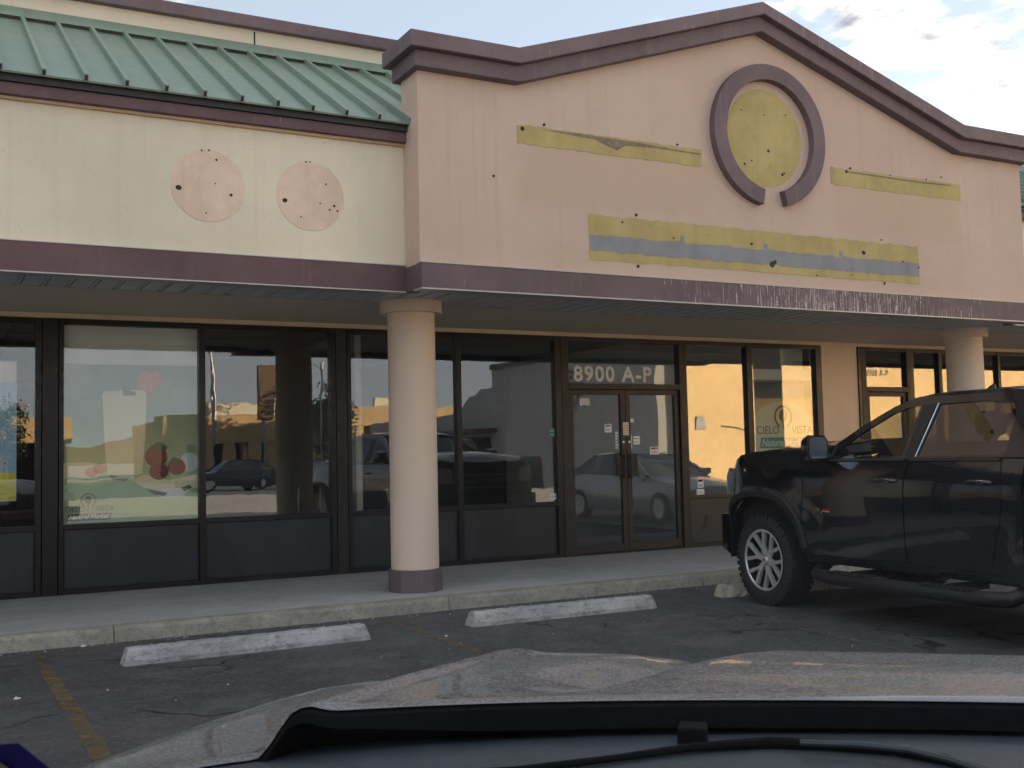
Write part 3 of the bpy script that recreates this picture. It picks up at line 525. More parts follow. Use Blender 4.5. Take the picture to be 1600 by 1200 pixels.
sc_ = [(0.30, 0), (.42, .02), (.5, .09), (.5, .2), (.46, .28), (.38, .22), (.41, .12), (.37, .06), (.28, .06)]
MB().prism([(9.46 + a * .55, .23 + b * .8) for a, b in sc_], -.0215, -.018).build('scuff_mark', 'black_rubber', B)
# ------------------------------------------------------------------ inside the shops
def room(x0, x1, y1, wallmat, rightmat):
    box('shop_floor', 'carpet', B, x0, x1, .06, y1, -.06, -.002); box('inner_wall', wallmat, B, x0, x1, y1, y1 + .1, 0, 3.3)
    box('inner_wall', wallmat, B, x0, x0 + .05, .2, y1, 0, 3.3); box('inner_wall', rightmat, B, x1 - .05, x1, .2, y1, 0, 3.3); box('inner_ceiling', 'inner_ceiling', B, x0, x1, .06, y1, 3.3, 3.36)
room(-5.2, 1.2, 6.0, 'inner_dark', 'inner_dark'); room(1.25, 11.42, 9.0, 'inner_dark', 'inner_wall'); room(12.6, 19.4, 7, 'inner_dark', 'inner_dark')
box('inner_wall', 'inner_wall', B, 11.42, 11.9, .3, .35, 0, 3.3); box('inner_wall', 'inner_wall', B, 5.9, 6.0, 3.6, 8.9, 0, 3.28)
lt = thing('ceiling_lamp', 'small lit ceiling strip lamp seen through the left shop window', 'lamp', (4.55, 2.2, 3.10)); box('lamp_housing', 'inner_dark', lt, -.16, .16, -.08, .08, .0, .2)
for i in range(4): box('lamp_tube', 'lamp_glow', lt, -.13 + .066 * i, -.075 + .066 * i, -.06, .06, -.014, -.001)
ch = thing('chair', 'dark chair standing inside behind the left shop window', 'chair', (5.15, 3.2, 0), R(20))
box('seat', 'print_black', ch, -.22, .22, -.22, .22, .43, .48, .01); box('backrest', 'print_black', ch, -.21, .21, .19, .225, .62, .95, .01)
for sx in (-1, 1):
    for sy in (-1, 1): box('leg', 'pole_steel', ch, sx * .2 - .012, sx * .2 + .012, sy * .2 - .012, sy * .2 + .012, 0, .43 if sy < 0 else .92)
# ------------------------------------------------------------------ lettering, notices and posters on the glass
def on_glass(px_, py_, y=-0.004): p = on_y(px_, py_, y); return p
t = text_mesh('door_number', '8900 A-P', .285, 'white_vinyl', (7.60, -.0055, 2.288), sx=1.03, spacing=1.14, depth=.0012, off=0.008)
tag(t, 'large white address letters reading 8900 A-P on the transom above the doors', 'lettering')
t = text_mesh('door_number', '8900', .125, 'white_vinyl', (7.685, -.0055, 1.968), sx=.62, depth=.0012, off=0.006); tag(t, 'small white 8900 number high on the left door', 'lettering')
t = text_mesh('door_number', '8900 A-P', .15, 'white_vinyl', (12.90, -.0055, 2.42), sx=.78, spacing=1.1, depth=.0012); tag(t, 'faint white address letters over the far door by the second column', 'lettering')
def notice(px_, py_, wpx, hpx, mat, label, lines=3, ink='print_grey', icon=None):
    a = on_glass(px_ - wpx / 2, py_); b = on_glass(px_ + wpx / 2, py_); c0 = on_glass(px_, py_ - hpx / 2); c1 = on_glass(px_, py_ + hpx / 2)
    w_, h = (b.x - a.x), (c0.z - c1.z); o = thing('notice', label, 'notice', ((a.x + b.x) / 2, -.0045, (c0.z + c1.z) / 2), 0, 'notices stuck on the shop glass')
    box('sheet', mat, o, -w_ / 2, w_ / 2, -.0012, .0012, -h / 2, h / 2); m = MB(); rng = random.Random(int(px_))
    for i in range(lines):
        z = h / 2 - h * (i + .7) / (lines + .4); m.box(-w_ * .38, w_ * rng.uniform(.05, .38), -.002, -.0013, z - h * .045, z + h * .045)
    if icon == 'bar': m.box(-w_ * .4, w_ * .4, -.002, -.0013, h * .22, h * .4)
    m.build('print', ink, o)
notice(950, 669, 11, 13, 'paper_white', 'white square sticker on the left door beside the meeting stiles', 2, 'print_grey', 'bar'); notice(963.5, 688, 5.5, 29, 'print_blue', 'narrow bluish decal strip on the left door edge', 6, 'white_vinyl')
notice(986, 657, 8, 6, 'paper_white', 'small white sticker high on the right door', 1); notice(985, 690, 4.5, 22, 'white_vinyl', 'narrow white decal strip on the right door edge', 5, 'print_blue')
notice(994.5, 688, 10, 13, 'paper_white', 'pale square notice on the right door next to the strip decals', 2, 'print_teal'); notice(1022.5, 704, 14, 12, 'paper_white', 'white notice with red heading alone on the right door', 2, 'print_red', 'bar')
notice(864, 676, 12, 14, 'print_teal', 'teal and white sticker at the right edge of the window before the doors', 2, 'white_vinyl'); notice(866, 776, 14, 10, 'paper_white', 'white sticker in the lower corner of the window left of the doors', 1)
notice(1094.5, 755, 9, 14, 'paper_white', 'white pictogram sticker low on the window right of the doors', 2, 'print_black', 'bar'); notice(1094.5, 769, 12, 10, 'paper_white', 'bluish white sticker lowest on the window right of the doors', 1, 'print_blue')
notice(965, 713, 5, 5, 'print_grey', 'tiny dark sticker above the left pull handle', 0); notice(987, 712, 5, 5, 'print_grey', 'tiny dark sticker above the right pull handle', 0)
hr = MB().box(8.345, 8.435, -.0335, -.0285, 1.56, 1.735); o = tag(hr.build('opening_hours', 'white_vinyl'), 'white opening hours panel on the meeting stiles of the doors', 'notice'); m = MB()
for j in range(7): m.box(8.352, 8.352 + .03, -.0345, -.0336, 1.57 + j * .023, 1.58 + j * .023).box(8.392, 8.428, -.0345, -.0336, 1.57 + j * .023, 1.58 + j * .023)
m.build('print', 'print_red', o)
# poster with a smoothie glass and strawberries, behind the second pane
def poster(name, label, x0, x1, z0, z1, mat, y=.045):
    o = thing(name, label, 'poster', (0, 0, 0)); box('sheet', mat, o, x0, x1, y, y + .002, z0, z1); return o
YP = .045
def pr(o, name, mat, poly, k): return MB().prism(poly, YP - .0012 * k - .0008, YP - .0012 * (k - 1) - .0004).build(name, mat, o)
def pz(px_, py_): p = on_y(px_, py_, YP); return (p.x, p.z)
def pp(*a): return [pz(*q) for q in a][::-1]
P1 = poster('window_poster', 'green window poster with a smoothie glass and strawberries, second pane from the left', 1.36, 2.80, .70, 2.40, 'poster_green')
box('backing_sheet', 'paper_white', P1, 1.36, 2.80, YP + .004, YP + .006, .70, 2.84)
pr(P1, 'print_table', 'pale_green_print', pp((96, 748), (150, 745), (230, 742), (312, 752), (312, 816), (96, 820)), 1)
pr(P1, 'print_tray', 'poster_cream', pp((96, 724), (135, 722), (165, 726), (150, 748), (98, 748)), 2)
pr(P1, 'print_tray', 'poster_cream', pp((205, 750), (225, 742), (262, 750), (290, 745), (312, 742), (312, 760), (285, 768), (255, 768), (225, 762)), 2)
pr(P1, 'print_glass', 'poster_cream', pp((160, 617), (163, 611), (226, 609), (229, 615), (227, 680), (222, 740), (200, 744), (168, 742), (163, 690)), 2)
pr(P1, 'print_berry', 'berry_light', pp((214, 590), (220, 579), (229, 578), (234, 584), (243, 578), (251, 582), (252, 594), (244, 606), (231, 615), (222, 608)), 3)
pr(P1, 'print_leaf', 'leaf_print', pp((192, 604), (198, 602), (204, 611), (212, 612), (212, 618), (192, 618)), 3)
for i, (a, b, s) in enumerate(((244, 714, 18), (248, 737, 15), (276, 730, 14))): pr(P1, 'print_berry', 'berry', [pz(a + s * math.cos(R(t_)), b - s * (1 if math.sin(R(t_)) > 0 else .85) * math.sin(R(t_))) for t_ in range(0, 360, 20)], 3 + i)
for a, b in ((143, 738), (155, 732)): pr(P1, 'print_berry', 'berry_light', [pz(a + 10 * math.cos(R(t_)), b - 8 * math.sin(R(t_))) for t_ in range(0, 360, 24)], 3)
pr(P1, 'print_leaf', 'leaf_print', pp((232, 700), (240, 694), (246, 690), (254, 692), (262, 700), (258, 704), (246, 702)), 7); pr(P1, 'print_leaf', 'leaf_print', pp((262, 722), (272, 714), (282, 718), (274, 724)), 7)
pr(P1, 'print_plate', 'plate_print', [pz(296 + 15 * math.cos(R(t_)), 722 - 15 * math.sin(R(t_))) for t_ in range(0, 360, 20)], 2); pr(P1, 'print_plate', 'plate_print', pp((235, 768), (262, 765), (300, 760), (285, 776), (255, 778)), 3)
pr(P1, 'print_leaf', 'leaf_print', pp((228, 764), (250, 768), (262, 770), (256, 775), (240, 772)), 4); pr(P1, 'print_leaf', 'leaf_print', pp((282, 762), (296, 757), (300, 762), (288, 768)), 4); pr(P1, 'print_spoon', 'logo_dark', pp((170, 742), (186, 745), (203, 746), (196, 752), (176, 750)), 3)
def ring(o, cx, cz, r, w_, mat, k, a0=-62, a1=242):
    lo = [(cx + (r - w_) * math.cos(R(a0 + (a1 - a0) * i / 24)), cz + (r - w_) * math.sin(R(a0 + (a1 - a0) * i / 24))) for i in range(25)]; hi = [(cx + r * math.cos(R(a0 + (a1 - a0) * i / 24)), cz + r * math.sin(R(a0 + (a1 - a0) * i / 24))) for i in range(25)]
    MB().band(lo, hi, YP - .0012 * k - .0008, YP - .0012 * (k - 1) - .0004).build('logo_ring', mat, o)
def logo(o, cx, cz, s, dark, pale, lead=True):
    ring(o, cx, cz, .165 * s, .028 * s, dark, 5); pr(o, 'logo_tree', dark, disc_poly(cx, cz + .02 * s, .078 * s, .085 * s, 14, .12, seed=4), 5); MB().box(cx - .012 * s, cx + .012 * s, YP - .0066, YP - .0052, cz - .17 * s, cz - .04 * s).build('logo_trunk', dark, o)
    text_mesh('logo_text', 'CIELO', .16 * s, dark, (cx - .50 * s, YP - .006, cz - .24 * s), o, .0006, .95); text_mesh('logo_text', 'VISTA', .16 * s, dark, (cx + .15 * s, YP - .006, cz - .24 * s), o, .0006, .95)
    pr(o, 'logo_bar', 'print_teal' if s > .6 else dark, [(cx - .45 * s, cz - .44 * s), (cx + .47 * s, cz - .44 * s), (cx + .50 * s, cz - .29 * s), (cx - .42 * s, cz - .29 * s)], 5)
    text_mesh('logo_text', 'Natural Market', .145 * s, pale, (cx, YP - .009, cz - .41 * s), o, .0006, .93, .35, 'CENTER', 1.0, .003); text_mesh('logo_text', 'A Natural & Organic Cafe', .062 * s, dark, (cx, YP - .006, cz - .52 * s), o, .0006, 1.1, 0, 'CENTER')
logo(P1, *pz(138, 782), .47, 'logo_dark', 'white_vinyl')
P2 = poster('window_poster', 'orange window poster with a market logo, behind the truck bonnet', 10.62, 11.80, .74, 2.07, 'poster_orange')
pr(P2, 'print_arch', 'poster_arch', [(10.63, .76), (11.79, .76), (11.79, 1.80)] + [(11.22 + .58 * math.cos(R(a)), 1.70 + .32 * math.sin(R(a))) for a in range(15, 166, 10)] + [(10.63, 1.80)], 1)
logo(P2, 11.235, 1.80, 1.04, 'logo_brown', 'white_vinyl')
box('blind', 'paper_white', P2, 10.61, 11.82, YP + .02, YP + .05, 2.32, 2.50); box('blind_rail', 'print_grey', P2, 10.61, 11.82, YP + .01, YP + .019, 2.31, 2.345)
P0 = poster('window_poster', 'pale blue and yellow poster at the left edge with lettering', -.20, .905, .98, 2.42, 'sky_blue_print')
pr(P0, 'print_field', 'yellow_print', [(-.19, .99), (.895, .99), (.895, 1.27), (-.19, 1.27)], 1); pr(P0, 'print_field', 'paper_white', [(-.19, 2.2), (.895, 2.2), (.895, 2.41), (-.19, 2.41)], 1)
text_mesh('print_text', 's!', .15, 'print_black', (.755, YP - .004, 1.99), P0, .0006, 1, 0, 'LEFT'); text_mesh('print_text', '.', .15, 'print_black', (.78, YP - .004, 1.36), P0, .0006)

# ------------------------------------------------------------------ wheel stops
def wheel_stop(xc, yc, rz, mat, label, length=1.92, chip=0):
    o = thing('wheel_stop', label, 'wheel stop', (xc, yc, RZ), rz, 'concrete wheel stops at the kerb'); n = 40; h = length / 2; rng = random.Random(int(xc * 10)); vs = []
    prof = [(-.085, 0), (-.085, .035), (-.062, .105), (-.045, .122), (.045, .122), (.062, .105), (.085, .035), (.085, 0)]; Pn = len(prof)
    for i in range(n + 1):
        t = -1 + 2 * i / n; e = 1 - .30 * max(0, (abs(t) - .965) / .035)
        for j, (y, z) in enumerate(prof):
            q = rng.uniform(-.0025, .0025) * (1 + chip * 3); vs.append((t * h - (.035 * (z / .122) * math.copysign(1, t) if abs(t) > .96 else 0), y * (1 - .12 * (1 - e)) + q, z * (1 if z < .04 else 1) + (q if z else 0)))
    m = MB().add(vs, [(i * Pn + j, i * Pn + j + 1, (i + 1) * Pn + j + 1, (i + 1) * Pn + j) for i in range(n) for j in range(Pn - 1)] + [tuple(range(Pn)), tuple(n * Pn + j for j in range(Pn))])
    m.build('block', mat, o)
    for x in (-.5, .5): MB().lathe([(0, .1235), (.012, .1235), (.014, .115)], 10, (x, 0, 0)).build('anchor_bolt', 'alloy_dark', o)
    return o
wheel_stop(2.30, -3.745, R(1.0), 'stop_concrete', 'long grey concrete wheel stop left of the near column')
wheel_stop(5.18, -3.67, R(-0.5), 'stop_concrete', 'long pale concrete wheel stop in the middle stall')
wheel_stop(8.05, -3.62, R(-8), 'old_stop_concrete', 'rough weathered wheel stop under the black pickup truck', 1.95, 1)

# ------------------------------------------------------------------ pickup truck
def make_wheel(parent, x, y, r, side, width=.285, rim=.285, name='wheel'):
    w_ = link(name, None, parent); w_.location = (x, y, r); w_.rotation_euler = (0, 0, 0 if side < 0 else math.pi)
    hw = width / 2
    prof = [(rim * .93, hw - .02), (rim * .93, -hw + .02), (rim + .005, -hw + .004), (rim + .03, -hw - .002), (r - .075, -hw - .006), (r - .04, -hw + .004), (r - .018, -hw + .022), (r - .012, -hw + .05), (r - .012, hw - .05), (r - .03, hw - .01), (rim, hw)]
    m = MB().lathe(prof, 64, axis='x')
    n = 44
    for i in range(n):                                         # shoulder lugs and centre blocks of the tread
        for k, (x0, x1, ra, rb, off, wd) in enumerate(((-hw - .004, -hw + .055, r - .055, r, 0, .62), (hw - .055, hw, r - .04, r, .5, .62), (-hw + .065, -.008, r - .014, r, .35, .7), (.008, hw - .065, r - .014, r, .85, .7))):
            a = 2 * math.pi * (i + off) / n; d = math.pi / n * wd
            q = []
            for xx, rr in ((x0, ra), (x1, r - .014), (x1, rb), (x0 + (.012 if k == 0 else 0), rb)):
                for aa in (a - d, a + d): q.append((xx, rr * math.cos(aa), rr * math.sin(aa)))
            m.add(q, [(0, 2, 4, 6), (1, 7, 5, 3), (4, 5, 7, 6), (0, 6, 7, 1), (2, 3, 5, 4)])
    m.build('tyre', 'tyre_rubber', w_)
    MB().lathe([(rim + .004, -hw + .002), (rim - .012, -hw + .000), (rim - .020, -hw + .012)], 64, axis='x').build('rim', 'alloy', w_); MB().lathe([(rim - .020, -hw + .0125), (rim - .03, -hw + .07), (rim - .03, hw - .03)], 64, axis='x').build('rim_barrel', 'alloy_dark', w_)
    MB().lathe([(0, -.02), (rim - .028, -.02)], 40, axis='x').build('brake_disc', 'alloy_dark', w_)
    for i in range(6):                                         # six split spokes
        m = MB(); a = 2 * math.pi * i / 6 + .26
        def sp_pt(rr, t, dep): return (-hw + dep, rr * math.cos(a) - t * math.sin(a), rr * math.sin(a) + t * math.cos(a))
        def bar(r0_, t0, w0, r1_, t1, w1, d0, d1):
            vs = [sp_pt(r0_, t0 - w0, d0), sp_pt(r0_, t0 + w0, d0), sp_pt(r1_, t1 + w1, d1), sp_pt(r1_, t1 - w1, d1), sp_pt(r0_, t0 - w0 * 1.25, d0 + .03), sp_pt(r0_, t0 + w0 * 1.25, d0 + .03), sp_pt(r1_, t1 + w1 * 1.25, d1 + .03), sp_pt(r1_, t1 - w1 * 1.25, d1 + .03)]
            m.add(vs, [(0, 1, 2, 3), (0, 4, 5, 1), (1, 5, 6, 2), (2, 6, 7, 3), (3, 7, 4, 0)])
        bar(.045, 0, .024, .140, 0, .026, .030, .020); bar(.120, .012, .015, rim - .016, .082, .020, .0195, .004); bar(.120, -.012, .015, rim - .016, -.082, .020, .0195, .004)
        m.build('spoke', 'alloy', w_)
        b = 2 * math.pi * i / 6; MB().lathe([(0, -hw + .034), (.010, -hw + .034), (.012, -hw + .05)], 8, (0, .062 * math.cos(b), .062 * math.sin(b)), 'x').build('lug_nut', 'chrome', w_)
    MB().lathe([(0, -hw + .010), (.034, -hw + .012), (.040, -hw + .022), (.044, -hw + .06)], 24, axis='x').build('centre_cap', 'alloy', w_)
    m = MB()
    for t in (-.013, 0, .013): m.box(-hw + .0085, -hw + .0105, t - .0045, t + .0045, -.009, .009)
    m.build('cap_emblem', 'red_enamel', w_)
    return w_
TR = .425
def plan(yf):     # how the body narrows towards the nose; yf = forward of the front axle
    return lerp_tab([(-.2, 0), (.30, 0), (.42, .015), (.52, .055), (.60, .115), (.68, .22), (.76, .45)], yf)
def half_w(yf, z):
    s = lerp_tab([(.40, .925), (.52, .965), (.70, .985), (.90, 1.0), (1.05, 1.003), (1.16, 1.000), (1.22, .992), (1.30, .972), (1.37, .945), (1.50, .880), (1.88, .690), (2.0, .63)], z)
    for ax in (0.0, -3.66):
        d = math.hypot((yf - ax) / 1.06, z - TR + .02); s += .035 * sstep(.86, .67, d) * sstep(1.30, 1.15, z)
    return s - plan(yf)
def arch(ax, rr=.60, top_=.62, n=18, flat=True):
    o = []
    for i in range(n + 1):
        a = math.pi * i / n; c, s = math.cos(a), math.sin(a); e = 2.6
        o.append((ax + rr * math.copysign(abs(c) ** (2 / e), c), TR + top_ * abs(s) ** (2 / e) - .02))
    return o
def make_truck(label, group=None):
    T = thing('pickup_truck', label, 'pickup truck', (0, 0, 0), 0, group)
    side_fn = lambda s: (lambda y, z: (s * half_w(y, z), y, z))
    body = MB().box(-.62, .62, -4.5, .35, .42, .60).box(-.80, .80, -2.9, -.75, .50, .62).build('chassis', 'black_rubber', T)
    for s in (-1, 1):
        inn = (-s, 0, 0); fn = side_fn(s)
        a0 = arch(0.0)                                                       # from front (+) to rear (-)
        fender = [(.60, .64), (.612, .82), (.62, 1.05), (.60, 1.25), (.54, 1.36), (.42, 1.415), (.2, 1.44), (-.40, 1.45), (-.80, 1.44), (-.80, 1.20), (-.595, 1.19), (-.598, .60), (-.62, .50)] + [(-.64, .46)] + [p for p in a0[::-1] if p[1] > .47] + [(.60, .60)]
        fe = panel('front_fender', 'truck_black', T, fender, [], fn, inn)
        lip = [(p[0] * 1.0, p[1]) for p in a0 if p[1] > .41]
        m = MB(); outer_ = [( .0 + (p[0]) * 1.085, TR - .02 + (p[1] - TR + .02) * 1.085) for p in lip]; vs = []
        for (a, b), (c, d) in zip(lip, outer_): vs += [(s * (half_w(a, b) + .030), a, b), (s * (half_w(c, d) + .034), c, d), (s * (half_w(c, d) - .004), c * 1.01, d + .006), (s * (half_w(a, b) - .05), a, b)]
        m.add(vs, [(i * 4 + j, i * 4 + (j + 1) % 4, i * 4 + 4 + (j + 1) % 4, i * 4 + 4 + j) for i in range(len(lip) - 1) for j in range(4)], True); m.build('arch_moulding', 'plastic_black', fe)
        for ax in (0, -3.66):                                               # inner wheel housing
            L2 = arch(ax, .62, .64); m = MB(); vs = []
            for a, b in L2: vs += [(s * .93, a, b), (s * .55, a, b)]
            m.add(vs, [(2 * i, 2 * i + 1, 2 * i + 3, 2 * i + 2) for i in range(len(L2) - 1)] + [tuple(2 * i + 1 for i in range(len(L2)))]); m.build('wheel_housing', 'black_rubber', T)
        door_f = [(-.606, .535), (-.606, 1.185), (-.68, 1.21), (-.80, 1.365), (-1.86, 1.365), (-1.83, 1.20), (-1.80, .535)]
        door_r = [(-1.812, .535), (-1.842, 1.20), (-1.872, 1.365), (-2.76, 1.365), (-2.79, 1.15), (-2.76, .90), (-2.66, .62), (-2.64, .535)]; panel('cab_corner', 'truck_black', T, [(-2.648, .535), (-2.668, .615), (-2.768, .90), (-2.798, 1.15), (-2.768, 1.365), (-2.965, 1.365), (-2.965, .535)], [], fn, inn)
        for nm, d, hx in (('front_door', door_f, -1.63), ('rear_door', door_r, -2.58)):
            dr = panel(nm, 'truck_black', T, d, [], fn, inn)
            x = s * (half_w(hx, 1.19)); MB().tube([(x - s * .01, hx + .11, 1.19), (x + s * .030, hx + .085, 1.195), (x + s * .036, hx, 1.197), (x + s * .030, hx - .085, 1.195), (x - s * .01, hx - .11, 1.19)], .017, 10).build('handle', 'truck_black', dr)
            MB().box(min(x + s * .002, x + s * .045), max(x + s * .002, x + s * .045), hx - .075, hx - .02, 1.180, 1.212).build('handle_trim', 'chrome', dr, .004)
            y0, y1 = max(p[0] for p in d), min(p[0] for p in d)
            panel('belt_moulding', 'plastic_black', dr, [(max(-.82, y0) if nm == 'front_door' else y0 - .06, 1.352), (max(-.82, y0) if nm == 'front_door' else y0 - .06, 1.372), (y1 + .04, 1.372), (y1 + .04, 1.352)], [], lambda y, z, s=s: (s * (half_w(y, z) + .012), y, z), inn)
            if nm == 'front_door':
                bd = link('door_badge', None, dr); bd.location = (s * (half_w(-.83, .92) + .004), -.85, .91); m = MB()
                for q in range(3): m.box(-.003, .003, .105 - q * .032 - .026, .105 - q * .032, .0, .03)
                m.box(-.003, .003, -.115, .0, .0, .012); m.build('badge_letters', 'chrome', bd); m = MB(); [m.box(-.0035, .0035, -.02 - q * .034 - .02, -.02 - q * .034, .014, .03) for q in range(3)]; m.build('badge_letters', 'red_enamel' if s < 9 else 'chrome', bd); MB().box(-.003, .003, -.02, .115, -.016, -.006).build('badge_letters', 'chrome', bd)
        panel('rocker_panel', 'truck_black', T, [(-.62, .46), (-.61, .532), (-2.965, .532), (-2.96, .45)], [], fn, inn)
        rocker_y = (-.70, -2.85); x = s * .985
        st = MB().tube([(s * .80, -.66, .44), (x, -.74, .36), (x + s * .03, -1.0, .345), (x + s * .03, -2.6, .345), (x, -2.82, .36), (s * .80, -2.9, .44)], .058, 12).build('side_step', 'plastic_black', T)
        for yy in (-1.2, -2.25):
            pad = MB()
            for q in range(9): pad.box(min(x - s * .03, x + s * .08), max(x - s * .03, x + s * .08), yy - .26 + q * .058, yy - .26 + q * .058 + .035, .396, .410)
            pad.build('step_pad', 'tyre_rubber', st)
            box('step_bracket', 'black_rubber', st, min(s * .6, x), max(s * .6, x), yy - .03, yy + .03, .36, .42)
        # greenhouse side with its window openings
        cab = [(-.70, 1.375), (-.90, 1.475), (-1.20, 1.655), (-1.50, 1.80), (-1.72, 1.865), (-2.05, 1.895), (-2.55, 1.895), (-2.86, 1.86), (-2.93, 1.78), (-2.96, 1.375)]
        w1 = [(-.96, 1.392), (-.98, 1.43), (-1.24, 1.60), (-1.50, 1.735), (-1.66, 1.785), (-1.80, 1.795), (-1.77, 1.392)]
        w2 = [(-1.93, 1.392), (-1.965, 1.60), (-1.995, 1.80), (-2.45, 1.805), (-2.72, 1.77), (-2.77, 1.70), (-2.78, 1.392)]
        cs = panel('cab_frame', 'truck_black', T, cab, [w1, w2], fn, inn, (.12, .12), .03)
        panel('window', 'car_glass', T, w1, [], lambda y, z, s=s: (s * (half_w(y, z) - .012), y, z), inn, (.3, .3), 0); panel('window', 'tinted_glass', T, w2, [], lambda y, z, s=s: (s * (half_w(y, z) - .012), y, z), inn, (.3, .3), 0)
        panel('pillar_cover', 'plastic_black', cs, [(-1.80, 1.39), (-1.83, 1.80), (-1.955, 1.80), (-1.90, 1.39)], [], lambda y, z, s=s: (s * (half_w(y, z) + .004), y, z), inn, lip=.006)
        MB().tube([(s * (half_w(-1.915, 1.39) + .006), -1.918, 1.385), (s * (half_w(-1.94, 1.6) + .006), -1.955, 1.6), (s * (half_w(-1.98, 1.81) + .006), -1.985, 1.81)], .005, 6).build('window_trim', 'chrome', cs)
        MB().tube([(s * (half_w(-.95, 1.385) + .004), -.93, 1.385), (s * (half_w(-.95, 1.5) + .004), -.955, 1.485)], .007, 6).build('window_trim', 'plastic_black', cs)
        # door mirror
        mr_ = MB(); cx, cy, cz = s * 1.095, -.90, 1.468; pr_ = [(a_ * .86, b_ * .90) for a_, b_ in ((-.115, -.105), (.105, -.115), (.128, -.06), (.125, .085), (.085, .125), (-.085, .118), (-.122, .07))]
        vs = [(cx + s * a, cy - .055, cz + b) for a, b in pr_] + [(cx + s * a * 1.04, cy - .01, cz + b * 1.03) for a, b in pr_] + [(cx + s * a * .72, cy + .085, cz + b * .74) for a, b in pr_]; q = len(pr_)
        mr_.add(vs, [tuple(range(q))] + [(k * q + i, k * q + (i + 1) % q, (k + 1) * q + (i + 1) % q, (k + 1) * q + i) for k in range(2) for i in range(q)] + [tuple(2 * q + i for i in range(q))[::-1]], True)
        mm = mr_.build('door_mirror', 'truck_black', T); MB().prism([(cx + s * a * .88, cz + b * .88) for a, b in pr_], cy - .0585, cy - .0555).build('mirror_glass', 'mirror_glass', mm)
        MB().tube([(s * .93, cy + .01, 1.385), (s * 1.03, cy + .01, 1.39)], .035, 8).build('mirror_arm', 'plastic_black', mm)
        bed = [(-2.985, .56), (-2.985, 1.40), (-4.86, 1.40), (-4.87, .62), (-4.75, .60)] + [p for p in arch(-3.66)[::-1] if p[1] > .55]
        panel('bed_side', 'truck_black', T, bed, [], fn, inn)
        make_wheel(T, s * .865, 0, TR, s); make_wheel(T, s * .865, -3.66, TR, s)
        # front corner: head lamp, bumper end
        panel('headlight', 'lamp_lens', T, [(s * .60, 1.02), (s * .60, 1.24), (s * .90, 1.29), (s * .945, 1.20), (s * .93, 1.04)], [], lambda x, z: (x, .735 - .42 * max(0, abs(x) - .62) ** 1.3 - .05 * (z - 1), z), (0, -1, 0), (.06, .06))
        MB().tube([(s * .35, .78, .50), (s * .35, .83, .50)], .03, 10).build('tow_hook', 'red_lens', T); MB().tube([(s * .72, .74, .56), (s * .72, .765, .56)], .05, 14).build('fog_lamp', 'lamp_lens', T)
        box('tail_lamp', 'red_lens', T, min(s * .86, s * .99), max(s * .86, s * .99), -4.885, -4.80, .95, 1.36, .01)
    nose = lambda x, z: (x, .775 - .34 * max(0, abs(x) - .45) ** 1.6 - .10 * max(0, z - 1.05) - (.0 if z > .72 else .0), z)
    gr = panel('grille', 'alloy_dark', T, [(-.58, .86), (.58, .86), (.60, 1.27), (-.60, 1.27)], [], nose, (0, -1, 0))
    m = MB()
    for z in (.95, 1.05, 1.15): m.tube([(x / 10, nose(x / 10, z)[1] + .012, z) for x in range(-5, 6)], .014, 6)
    m.build('grille_bar', 'chrome', gr); m = MB()
    for q, ch_ in enumerate((-.16, 0, .16)): m.box(ch_ - .055, ch_ + .055, .80, .812, 1.02, 1.10)
    m.build('grille_badge', 'red_lens', gr)
    panel('front_bumper', 'truck_black', T, [(-.97, .50), (-.80, .40), (.80, .40), (.97, .50), (.97, .83), (-.97, .83)], [], lambda x, z: (x, .835 - .30 * max(0, abs(x) - .42) ** 1.5 - .14 * max(0, abs(x) - .85), z), (0, -1, 0))
    hood = [(.66, -.58), (.50, -.84), (.2, -.905), (-.80, -.915), (-.86, -.60), (-.88, 0), (-.86, .60), (-.80, .915), (.2, .905), (.50, .84), (.66, .58), (.70, 0)]
    hz = lambda y, x: (x, y, lerp_tab([(-.9, 1.545), (-.4, 1.54), (0, 1.527), (.3, 1.503), (.5, 1.468), (.62, 1.42), (.72, 1.33)], y) - .055 * (abs(x) / .92) ** 3 - .018 * sstep(.40, .50, abs(x)))
    panel('bonnet', 'truck_black', T, hood, [], hz, (0, 0, -1), (.08, .08), .02)
    box('engine_bay', 'black_rubber', T, -.85, .85, -.85, .50, .60, 1.33)
    wsf = lambda t, x: (x * (.84 - .17 * t), -.86 - .86 * t - .05 * (1 - abs(x)) * 0 + .10 * (1 - x * x) * (1 - .4 * t), 1.40 + .475 * t)
    panel('windscreen', 'car_glass', T, [(0, -1), (1, -1), (1, 1), (0, 1)], [], wsf, (0, 0, -1), (.2, .2), 0)
    rz_ = lambda y, x: (x, y, 1.882 + .045 * (1 - (x / .73) ** 2) - .03 * sstep(-2.45, -2.95, y) - .05 * sstep(-1.9, -1.55, y))
    rf_ = panel('cab_roof', 'truck_black', T, [(-1.60, -.64), (-1.55, 0), (-1.60, .64), (-1.95, .70), (-2.6, .70), (-2.92, .66), (-2.94, 0), (-2.92, -.66), (-2.6, -.70), (-1.95, -.70)], [], rz_, (0, 0, -1), (.12, .12), .02)
    MB().add([(.02, -1.80, 1.90), (-.02, -1.80, 1.90), (0, -1.74, 1.905), (.012, -1.86, 1.965), (-.012, -1.86, 1.965), (.02, -1.90, 1.915), (-.02, -1.90, 1.915), (0, -1.89, 1.975)], [(0, 2, 3), (1, 4, 2), (2, 4, 3), (0, 3, 7, 5), (1, 6, 7, 4), (3, 4, 7), (5, 7, 6)]).build('roof_antenna', 'truck_black', rf_)
